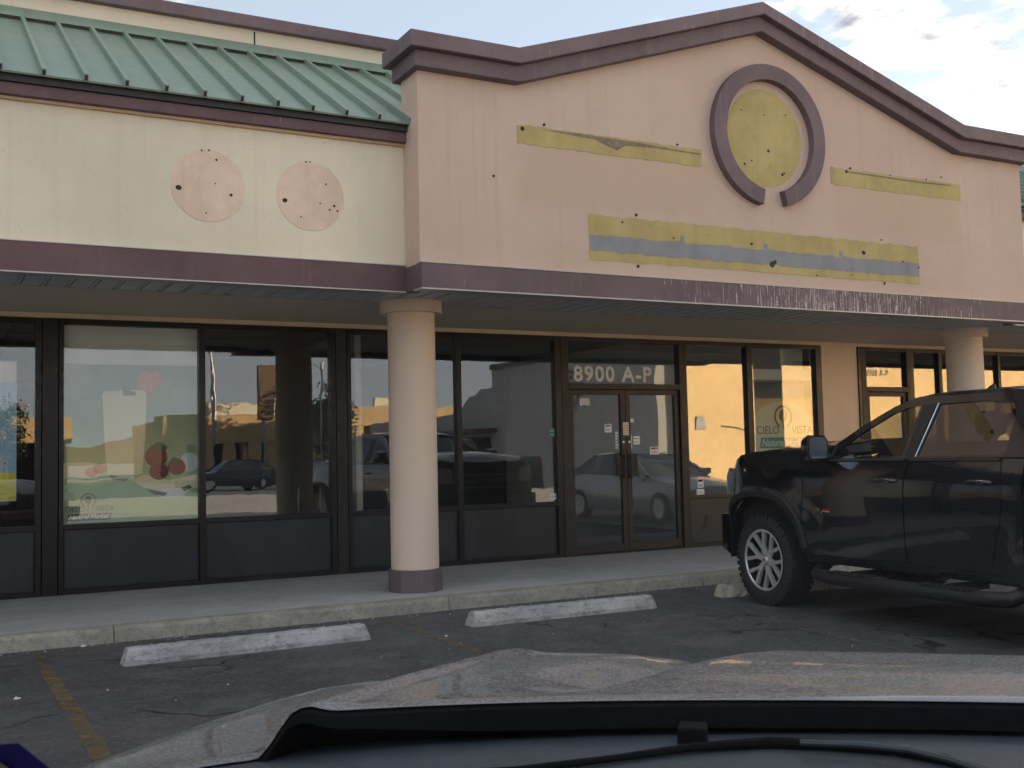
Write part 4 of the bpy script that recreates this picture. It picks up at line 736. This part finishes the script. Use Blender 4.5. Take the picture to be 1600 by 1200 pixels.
    MB().add([(-.80, -2.965, 1.37), (.80, -2.965, 1.37), (.68, -2.93, 1.86), (-.68, -2.93, 1.86)], [(0, 1, 2, 3)]).build('rear_window', 'tinted_glass', T); box('cab_back', 'truck_black', T, -.93, .93, -2.972, -2.955, .6, 1.372)
    panel('tailgate', 'truck_black', T, [(-.86, .72), (.86, .72), (.86, 1.39), (-.86, 1.39)], [], lambda x, z: (x, -4.865 + .02 * x * x, z), (0, 1, 0)); box('rear_bumper', 'chrome', T, -.92, .92, -5.0, -4.87, .52, .70, .02); box('bed_floor', 'black_rubber', T, -.90, .90, -4.85, -2.99, .74, .80)
    # cabin inside
    box('dashboard', 'seat_cloth', T, -.82, .82, -1.10, -.72, .85, 1.37, .03); box('cabin_floor', 'seat_cloth', T, -.86, .86, -2.95, -.9, .56, .62)
    for s in (-1, 1):
        se = box('front_seat', 'seat_cloth', T, s * .42 - .26, s * .42 + .26, -2.0, -1.45, .70, .92, .04); MB().add([(s * .42 + a, y, z) for y, z in ((-1.92, .9), (-2.05, .9), (-2.22, 1.50), (-2.12, 1.50)) for a in (-.25, .25)], [(0, 1, 3, 2), (2, 3, 5, 4), (4, 5, 7, 6), (6, 7, 1, 0), (0, 2, 4, 6), (1, 7, 5, 3)]).build('seat_back', 'seat_cloth', se, .03); box('headrest', 'seat_cloth', se, s * .42 - .13, s * .42 + .13, -2.25, -2.15, 1.54, 1.73, .03)
    box('rear_seat', 'seat_cloth', T, -.78, .78, -2.85, -2.6, .75, 1.45, .04)
    m = MB(); m.tube([(-.42 + .19 * math.cos(R(a)), -1.28 - .07 * math.sin(R(a)), 1.22 + .17 * math.sin(R(a))) for a in range(0, 361, 20)], .016, 8); m.tube([(-.42, -1.1, 1.12), (-.42, -1.28, 1.22)], .04, 8); m.build('steering_wheel', 'print_black', T)
    return T
TK = make_truck('black crew cab pickup parked nose-in on chunky tyres beside the shop'); TK.location = (8.045, -4.30, RZ); TK.rotation_euler = (0, 0, R(TRUCK_ROT))
T2 = copy_tree(TK); T2.location = (9.9, -14.3, RZ); T2.rotation_euler = (0, 0, R(90)); T2['label'] = 'dark pickup seen side-on only as a reflection in the shop windows'

# ------------------------------------------------------------------ plain saloon car, seen only in the glass
def make_sedan(label, mat):
    S = thing('saloon_car', label, 'car'); zt = [(2.25, .55), (2.15, .72), (1.6, .84), (.85, .96), (-1.55, 1.0), (-2.2, .98), (-2.4, .85)]
    st = []; ring_n = 0
    for y in (2.25, 2.15, 1.8, 1.4, .85, .3, -.4, -1.0, -1.55, -2.0, -2.3, -2.4):
        t = lerp_tab([(-2.4, .80), (-2.0, .87), (-1, .90), (1.2, .90), (2.0, .84), (2.25, .66)], y); z = lerp_tab(zt[::-1], y)
        st.append([(-t * .94, y, .22), (-t, y, .45), (-t * .985, y, z - .16), (-t * .88, y, z - .02), (-t * .4, y, z + .02), (t * .4, y, z + .02), (t * .88, y, z - .02), (t * .985, y, z - .16), (t, y, .45), (t * .94, y, .22)])
    n = 10; m = MB().add([p for r in st for p in r], [(i * n + j, i * n + (j + 1) % n, (i + 1) * n + (j + 1) % n, (i + 1) * n + j) for i in range(len(st) - 1) for j in range(n)] + [tuple(range(n))[::-1], tuple((len(st) - 1) * n + j for j in range(n))], True); m.build('body', mat, S)
    cab = []
    for y, z, t in ((.95, .95, .80), (.55, 1.18, .72), (.12, 1.40, .62), (-.5, 1.45, .60), (-1.1, 1.40, .60), (-1.6, 1.18, .68), (-2.0, .98, .76)): cab.append([(-.80, y, min(z, .97) - .03), (-t, y, z - .02), (0, y, z + .02), (t, y, z - .02), (.80, y, min(z, .97) - .03)])
    MB().add([p for r in cab for p in r], [(i * 5 + j, i * 5 + j + 1, i * 5 + 6 + j, i * 5 + 5 + j) for i in range(6) for j in range(4)], True).build('cabin_glass', 'tinted_glass', S)
    MB().add([(x, y, z) for y, z, t in ((.10, 1.415, .60), (-.5, 1.468, .58), (-1.12, 1.415, .58)) for x in (-t, 0, t)], [(0, 1, 4, 3), (1, 2, 5, 4), (3, 4, 7, 6), (4, 5, 8, 7)], True).build('roof', mat, S)
    for s in (-1, 1):
        MB().tube([(s * .80, .95, .95), (s * .70, .52, 1.20), (s * .615, .12, 1.41)], .03, 6).build('pillar', mat, S); MB().tube([(s * .76, -2.0, .98), (s * .66, -1.6, 1.19), (s * .60, -1.1, 1.41)], .04, 6).build('pillar', mat, S)
        box('headlight', 'lamp_lens', S, min(s * .5, s * .78), max(s * .5, s * .78), 2.08, 2.225, .58, .70, .02); box('tail_lamp', 'red_lens', S, min(s * .5, s * .82), max(s * .5, s * .82), -2.40, -2.30, .70, .85, .02); box('door_mirror', mat, S, min(s * .86, s * 1.04), max(s * .86, s * 1.04), .68, .78, .96, 1.08, .02)
        for y in (1.38, -1.42):
            w_ = MB().lathe([(.2, -.09), (.30, -.10), (.325, -.07), (.325, .07), (.30, .10), (.2, .09)], 28, (s * .80, y, .325), 'x').build('wheel', 'tyre_rubber', S); MB().lathe([(0, s * .085), (.21, s * .095)], 20, (s * .80, y, .325), 'x').build('hub_cap', 'alloy', w_)
    box('grille', 'black_rubber', S, -.45, .45, 2.18, 2.262, .40, .56, .02); return S
S1 = make_sedan('silver saloon parked past the pickup, seen only reflected in the doors', 'silver_paint'); S1.location = (13.9, -7.2, RZ); S1.rotation_euler = (0, 0, R(-3))

# ------------------------------------------------------------------ the dusty car the photograph is taken from
HD = YAW + R(14.0); F2 = Vector((math.sin(HD), math.cos(HD), 0)); R2 = Vector((math.cos(HD), -math.sin(HD), 0))
OWN = thing('dusty_car', 'dusty maroon grey car with a ridged bonnet in the foreground', 'car', (CAM.x, CAM.y, RZ), -HD)
def cw(b, a, z): return (b, a, z + CAM.z - RZ)     # local: b right of the camera, a ahead of it, z relative to the lens
BC = .38
def hood_z(b, a):
    d = abs(b - BC); fwd = lerp_tab([(.8, -.272), (1.15, -.284), (1.4, -.297), (1.6, -.311), (1.75, -.3255), (1.9, -.348), (2.1, -.392), (2.35, -.470), (2.55, -.57), (2.65, -.66)], a)
    z = fwd
    e1 = .945 - .085 * sstep(1.0, 1.75, a)                        # outer edge of the raised part
    z -= .047 * sstep(e1 - .004, e1 + .032, d) + .05 * max(0, d - e1 - .05) ** 1 + .5 * max(0, d - 1.12) ** 1.5
    z += .007 * math.exp(-((d - e1 + .014) / .014) ** 2)
    vc = .615 - .10 * (a - 1.45) / .35                             # valley between the centre dome and the side ridge
    depth = .046 * sstep(1.32, 1.62, a)
    z -= depth * (sstep(.16, .0, d - vc - .02) if d > vc + .02 else sstep(.045, .0, vc + .02 - d))
    z += .012 * sstep(vc - .01, vc - .09, d) * sstep(1.35, 1.6, a)
    return z
def rear_a(b):
    d = abs(b - BC); return 1.388 - .20 * d * d - .075 * d ** 6
m = MB(); nb, na = 240, 80; vs = []
for j in range(na + 1):
    for i in range(nb + 1):
        b = BC + (-1.17 + 2.34 * i / nb); a0 = rear_a(b); a1 = 2.62 - .30 * abs((b - BC) / 1.17) ** 2.5; t = j / na; a = a0 + (a1 - a0) * t
        vs.append(cw(b, a, hood_z(b, a) - .003 * (1 - sstep(0, .01, t)) - .10 * sstep(.93, 1.0, t)))
W = nb + 1; m.add(vs, [(j * W + i, j * W + i + 1, (j + 1) * W + i + 1, (j + 1) * W + i) for j in range(na) for i in range(nb)], True)
hoodo = m.build('bonnet', 'dusty_paint', OWN)
m = MB(); vs = []
for i in range(nb + 1):
    b = BC + (-1.17 + 2.34 * i / nb); a0 = rear_a(b); z = hood_z(b, a0) - .003; tp = 1 - .72 * sstep(.70, 1.0, abs(b - BC))
    vs += [cw(b, a0 + .004, z - .002), cw(b, a0 - .006, z - .006), cw(b, a0 - .010, z - .006 - .024 * tp), cw(b, a0 + .10, min(z - .055, -.365))]
m.add(vs, [(i * 4 + j, i * 4 + j + 1, i * 4 + 5 + j, i * 4 + 4 + j) for i in range(nb) for j in range(3)]); m.build('bonnet_seal', 'seal_black', OWN)
m = MB(); vs = []
for i in range(nb + 1):
    b = BC + (-1.17 + 2.34 * i / nb); a0 = rear_a(b)
    for k_ in range(5): vs.append(cw(b, a0 + .06 - .085 * k_, -.340 + .006 * k_ + (.004 if k_ == 2 else 0)))
m.add(vs, [(i * 5 + j, i * 5 + j + 1, i * 5 + 6 + j, i * 5 + 5 + j) for i in range(nb) for j in range(4)], True); cowl = m.build('cowl_panel', 'cowl_plastic', OWN)
for q in range(14):
    b = BC + .10 + q * .032; a_ = rear_a(b); MB().box(b - .011, b + .011, a_ - .20, a_ - .045, CAM.z - RZ - .338, CAM.z - RZ - .327).build('cowl_slot', 'black_rubber', cowl)
def oz(px_, py_, z): p = on_z(px_, py_, CAM.z + z) - CAM; return cw(p.dot(R2), p.dot(F2), z)
MB().tube([oz(*q, -.318) for q in ((560, 1216), (800, 1204), (960, 1185), (1080, 1168), (1200, 1160), (1300, 1164), (1400, 1172), (1480, 1188), (1560, 1215))], [.003, .004, .004, .005, .006, .006, .006, .006, .006], 8).build('wiper_arm', 'seal_black', OWN)
MB().tube([oz(*q, -.310) for q in ((1250, 1160), (1340, 1163), (1420, 1171), (1490, 1188), (1560, 1213))], .0035, 6).build('wiper_edge', 'cowl_plastic', OWN)
c_ = Vector(oz(1082, 1150, -.322)); MB().box(c_.x - .016, c_.x + .016, c_.y - .015, c_.y + .02, c_.z - .012, c_.z + .012).build('wash_nozzle', 'seal_black', OWN, .003)
# body below the bonnet, and the glasshouse round the camera
m = MB(); vs = []; rows = ((1.0, 0), (1.012, -.10), (1.0, -.45), (.97, -.80), (.95, -1.05)); path = [(-1.17, .55)] + [(-1.17, 1.0 + .25 * i) for i in range(6)] + [(-1.12, 2.36), (-.95, 2.50), (-.6, 2.60), (0, 2.63), (.6, 2.60), (.95, 2.50), (1.12, 2.36)] + [(1.17, 2.25 - .25 * i) for i in range(6)] + [(1.17, .55)]
for s_, dz in rows:
    for b, a in path: vs.append(cw(BC + b * s_, 1.0 + (a - 1.0) * (s_ if a > 2.3 else 1), min(hood_z(BC + b, min(a, 2.3)) - .02, -.40) + dz * .92 if dz else min(hood_z(BC + b, min(a, 2.60)) - .006, -.30)))
Pn = len(path); m.add(vs, [(j * Pn + i, j * Pn + i + 1, (j + 1) * Pn + i + 1, (j + 1) * Pn + i) for j in range(len(rows) - 1) for i in range(Pn - 1)], True); m.build('body_front', 'maroon_paint', OWN)
for s_ in (-1, 1):
    MB().box(BC + s_ * .82 - .22, BC + s_ * .82 + .22, 2.42, 2.585, .74, .92).build('headlight', 'lamp_lens', OWN, .02); box('body_side', 'maroon_paint', OWN, BC + s_ * 1.10 - .05, BC + s_ * 1.10 + .05, -3.2, .56, .35, 1.12, .03)
    for a in (1.75, -1.9): w_ = MB().lathe([(.25, -.12), (.37, -.13), (.40, -.09), (.40, .09), (.37, .13), (.25, .12)], 32, (BC + s_ * 1.0, a, .40), 'x').build('wheel', 'tyre_rubber', OWN); MB().lathe([(0, s_ * .11), (.26, s_ * .125)], 24, (BC + s_ * 1.0, a, .40), 'x').build('hub_cap', 'alloy', w_)
    MB().tube([cw(BC + s_ * 1.06, .62, -.36), cw(BC + s_ * .92, .10, .08), cw(BC + s_ * .78, -.35, .315)], .018, 8).build('pillar', 'print_black', OWN)
box('grille', 'black_rubber', OWN, BC - .55, BC + .55, 2.50, 2.66, .66, .90, .02); box('front_bumper', 'maroon_paint', OWN, BC - 1.05, BC + 1.05, 2.40, 2.72, .42, .64, .04)
WS0, WS1 = (1.06, -.395), (-.30, .315)             # windscreen from its base up to the roof edge (a, z)
def ws(b, t): return cw(BC + (b - BC) * (1 - .12 * t), WS0[0] + (WS1[0] - WS0[0]) * t - .16 * ((b - BC) / 1.0) ** 2 * (1 - .3 * t), WS0[1] + (WS1[1] - WS0[1]) * t)
m = MB(); vs = [ws(BC - .98 + 1.96 * i / 12, j / 8) for j in range(9) for i in range(13)]; m.add(vs, [(j * 13 + i, j * 13 + i + 1, (j + 1) * 13 + i + 1, (j + 1) * 13 + i) for j in range(8) for i in range(12)], True); m.build('windscreen', 'windscreen_glass', OWN)
m = MB(); vs = [cw(BC + .84 * x * (1 - .05 * y_), -.30 - 2.4 * y_, .325 + .05 * (1 - x * x) * (1 - (2 * y_ - 1) ** 2 * .5)) for y_ in (0, .25, .5, .75, 1) for x in (-1, -.5, 0, .5, 1)]; m.add(vs, [(j * 5 + i, j * 5 + i + 1, j * 5 + 6 + i, j * 5 + 5 + i) for j in range(4) for i in range(4)], True); m.build('roof', 'maroon_paint', OWN)
box('dashboard', 'print_black', OWN, BC - .80, BC + .80, .20, .78, .70, 1.03, .03); box('cabin_back', 'print_black', OWN, BC - .8, BC + .8, -1.3, -1.1, .5, 1.55, .05); box('cabin_floor', 'print_black', OWN, BC - .9, BC + .9, -3.0, .8, .40, .46)
# blue and white sticker on the windscreen, bottom left of the view
def ws_hit(px_, py_):
    d = pray(px_, py_); best = None
    dl = Vector((d.dot(R2), d.dot(F2), d.z))
    for i in range(400):
        s_ = .15 + i * .003; p = dl * s_; t = (p.z - WS0[1]) / (WS1[1] - WS0[1]); q = ws(p.x, t); e = abs(q[1] - p.y)
        if best is None or e < best[0]: best = (e, s_)
    p = dl * (best[1] - .004); return cw(p.x, p.y, p.z)
st_ = MB(); pts = [ws_hit(*q) for q in ((-40, 1166), (29, 1161), (78, 1201), (90, 1240), (-40, 1240))]; st_.add(pts, [(0, 1, 2, 3, 4)]); sk = st_.build('windscreen_sticker', 'sticker_blue', OWN)
st2 = MB(); pts = [Vector(ws_hit(*q)) - Vector((0, .004, 0)) for q in ((-30, 1190), (2, 1184), (34, 1206), (-30, 1230))]; st2.add(pts, [(0, 1, 2, 3)]); st2.build('sticker_print', 'white_vinyl', sk)

# ------------------------------------------------------------------ across the car park: what the shop windows mirror
def bldg(name, label): return thing(name, label, 'building', (0, 0, 0), 0, 'buildings across the car park')
GX, GYY = 28.9, -26.0
G = bldg('stucco_building', 'large ochre stucco building across the car park, sunlit in the window reflections'); G.location = (GX, GYY, 0); G.rotation_euler = (0, 0, R(-18))
pl_ = [(0, 0), (45, -30), (66, -30), (66, 0)]; MB().add([(x, y, z) for z in (RZ, 8.4) for x, y in pl_], [(0, 1, 2, 3), (7, 6, 5, 4)] + [(i, 4 + i, 4 + (i + 1) % 4, (i + 1) % 4) for i in range(4)]).build('wall', 'stucco_ochre', G); box('coping', 'stucco_cream', G, -.15, 66, -.3, .15, 8.4, 8.7)
for x in (5.6, 14.1, 23.1): box('wall_joint', 'dark_opening', G, x, x + .05, -.02, .012, .3, 8.2)
box('wall_vent', 'print_grey', G, 1.3, 1.9, -.02, .05, 2.2, 2.8); MB().tube([(3.4, .03, 2.4), (5.3, .03, 2.2), (5.3, .03, 3.4), (5.3, .03, 2.2), (7.9, .03, 2.3)], .03, 6).build('pipe', 'bark', G)
box('meter_box', 'print_grey', G, 6.7, 7.6, -.02, .25, .5, 1.3)
# its side wall, stepping down with a curved parapet
H = bldg('mission_building', 'grey side building with a curved parapet mirrored left of the doors')
pts = [(-60.0, RZ), (-60.0, 3.6), (-47, 3.7), (-45.5, 3.9), (-44.3, 4.6), (-42.8, 5.0), (-41.4, 5.05), (-41.4, 6.0), (-26.2, 6.5), (-26.2, RZ)]
m = MB().prism([(y, z) for y, z in pts], 0, 1); me = m.mesh('wall', 'stucco_grey'); me.transform(Matrix(((0, -1, 0, GX - .001), (1, 0, 0, 0), (0, 0, 1, 0), (0, 0, 0, 1)))); link('wall', me, H)
box('coping', 'trim_plum', H, GX - 1.2, GX - .9, -41.5, -26.2, 6.0, 6.25); box('awning', 'trim_plum', H, GX - 2.4, GX - 1.0, -46, -41.3, 2.5, 2.75); box('opening', 'dark_opening', H, GX - 1.05, GX - .95, -45, -41.8, .2, 2.3)
m = MB(); fc = [(0, 1.0), (.35, .95), (.6, .7), (.68, .3), (.60, -.2), (.45, -.7), (.2, -1.0), (-.15, -1.0), (-.42, -.7), (-.58, -.2), (-.66, .3), (-.55, .75), (-.3, .97), (0, 1.0)]
def fl(pts_, r): m.tube([(GX - 1.02, -33.2 + a, 4.3 + b) for a, b in pts_], r, 6)
fl(fc, .06); fl([(-.45, .3), (-.2, .4), (-.08, .32)], .05); fl([(.1, .32), (.25, .4), (.48, .3)], .05); fl([(0, .2), (.1, -.2), (-.08, -.25)], .04); fl([(-.2, -.58), (0, -.5), (.2, -.58), (0, -.66), (-.2, -.58)], .05); fl([(-.5, .9), (-.1, .6), (.4, .75)], .06)
tag(m.build('wall_mural', 'mural_ink'), 'line drawn face on the grey wall mirrored left of the doors', 'mural')
def colonnade(label, x0, x1, y, h, n, mat):
    b = bldg('arcade_building', label); box('wall', mat, b, x0, x1, y - 14, y - 3, RZ, h); box('beam', mat, b, x0 - .5, x1 + .5, y - 3, y, h - 1.6, h + .2); box('parapet', 'stucco_cream', b, x0 + 2, x0 + 7, y - .5, y + .05, h + .21, h + 1.0)
    for i in range(n): x = x0 + (x1 - x0 - .8) * i / (n - 1); box('pillar', mat, b, x, x + .9, y - .9, y - .1, RZ, h - 1.605)
    for i in range(n - 1): x = x0 + (x1 - x0 - .8) * (i + .5) / (n - 1); box('shop_window', 'dark_opening', b, x - .8, x + 1.6, y - 3.05, y - 2.98, .3, 2.8)
    return b
colonnade('sunlit arcade building far behind, mirrored left of the mission roof', 37.0, 50.5, -88, 6.0, 6, 'stucco_far'); colonnade('brown arcade building mirrored in the third pane from the left', 14.0, 21.0, -58, 4.0, 5, 'stucco_far')
colonnade('low sunlit shop row mirrored at the far left', -16.0, 9.0, -70, 4.4, 8, 'stucco_far')
py = thing('pylon_sign', 'tall dark roadside sign board on a post mirrored beside the column', 'sign', (19.4, -56, RZ)); box('board', 'sign_brown', py, -.55, .45, -.25, .25, 3.9, 7.4, .03); MB().tube([(0, 0, 0), (0, 0, 3.9)], .14, 10).build('post', 'pole_steel', py); box('edge_strip', 'paper_white', py, .452, .60, -.22, .26, 4.0, 7.2)
for i, (x, y, h, l) in enumerate(((17.0, -38, 6.0, 'lamp post with twin heads mirrored near the left shop post'), (15.0, -52, 8.5, 'tall thin lamp post mirrored in the third pane'), (2.6, -34, 3.6, 'short white post mirrored in the leftmost pane'))):
    lp = thing('lamp_post', l, 'lamp post', (x, y, RZ), 0, 'lamp posts across the car park'); MB().tube([(0, 0, 0), (0, 0, h)], [.09, .05], 8).build('post', 'pole_steel', lp); MB().tube([(0, 0, h), (.5, 0, h + .25), (.9, 0, h + .2)], .03, 6).build('arm', 'pole_steel', lp); box('lamp_head', 'pole_steel', lp, .8, 1.3, -.12, .12, h + .12, h + .24, .02)
    if i == 0: MB().tube([(0, 0, h - .3), (-.5, 0, h), (-.9, 0, h - .05)], .03, 6).build('arm', 'pole_steel', lp); box('lamp_head', 'pole_steel', lp, -1.3, -.8, -.12, .12, h - .12, h, .02)
def tree(x, y, h, label, seed):
    rng = random.Random(seed); t = thing('tree', label, 'tree', (x, y, RZ), 0, 'trees across the car park'); m = MB().tube([(0, 0, 0), (.1, .05, h * .3), (.0, .1, h * .6)], [.16, .12, .07], 8)
    for i in range(6): a = i * 1.1; m.tube([(.05, .05, h * (.28 + .05 * i)), (.9 * math.cos(a), .9 * math.sin(a), h * (.5 + .06 * i))], [.06, .02], 6)
    m.build('trunk', 'bark', t); m = MB()
    for c in range(26):
        a = rng.uniform(0, 6.28); rr = rng.uniform(0, h * .30); cz = h * rng.uniform(.42, .98); cx, cy = rr * math.cos(a) * (1.2 - cz / h * .6), rr * math.sin(a) * (1.2 - cz / h * .6)
        for i in range(60):
            p = Vector((cx + rng.gauss(0, .28), cy + rng.gauss(0, .28), cz + rng.gauss(0, .22))); u = Vector((rng.gauss(0, 1), rng.gauss(0, 1), rng.gauss(0, 1))).normalized(); v = u.orthogonal().normalized(); s = rng.uniform(.08, .16)
            m.add([p - u * s, p + v * s * .5, p + u * s, p - v * s * .5], [(0, 1, 2, 3)])
    m.build('crown', 'leaf', t)
tree(23.5, -54, 6.2, 'small leafy tree mirrored left of the sunlit arcade', 3); tree(20.5, -48, 4.6, 'shrubby tree mirrored beside the shop post', 5); tree(4.5, -60, 5.0, 'round tree mirrored in the leftmost pane', 8)
for i, (x, y, rz) in enumerate(((13.0, -40, 80), (18.5, -44, 95))):
    s_ = make_sedan(['dark saloon far across the car park in the third pane', 'dark saloon by the lamp posts, mirrored left of the shop post'][i], 'dark_paint'); s_.location = (x, y, RZ); s_.rotation_euler = (0, 0, R(rz)); s_['group'] = 'cars across the car park'
struct(MB().add([(-700, -1400, RZ + .006), (700, -1400, RZ + .006), (700, -16.0, RZ + .006), (-700, -16.0, RZ + .006)], [(0, 1, 2, 3)]).build('bounce_pavement', 'bounce_ground'))  # pale sheet added to bounce sunlight onto the shop front and soffit
m = MB(); vs = []; n = 60
for i in range(n + 1):
    a = R(150 + 150 * i / n + 30); x, y = 900 * math.cos(a + R(0)), 900 * math.sin(a); h = 13 + 8 * math.sin(i * .7) + 5 * math.sin(i * 1.9 + 1) + 5 * math.sin(i * 4.3)
    vs += [(x, y, RZ - 1), (x * 1.02, y * 1.02, max(4, h))]
m.add(vs, [(2 * i, 2 * i + 2, 2 * i + 3, 2 * i + 1) for i in range(n)], True); struct(m.build('hills', 'dry_hill'))
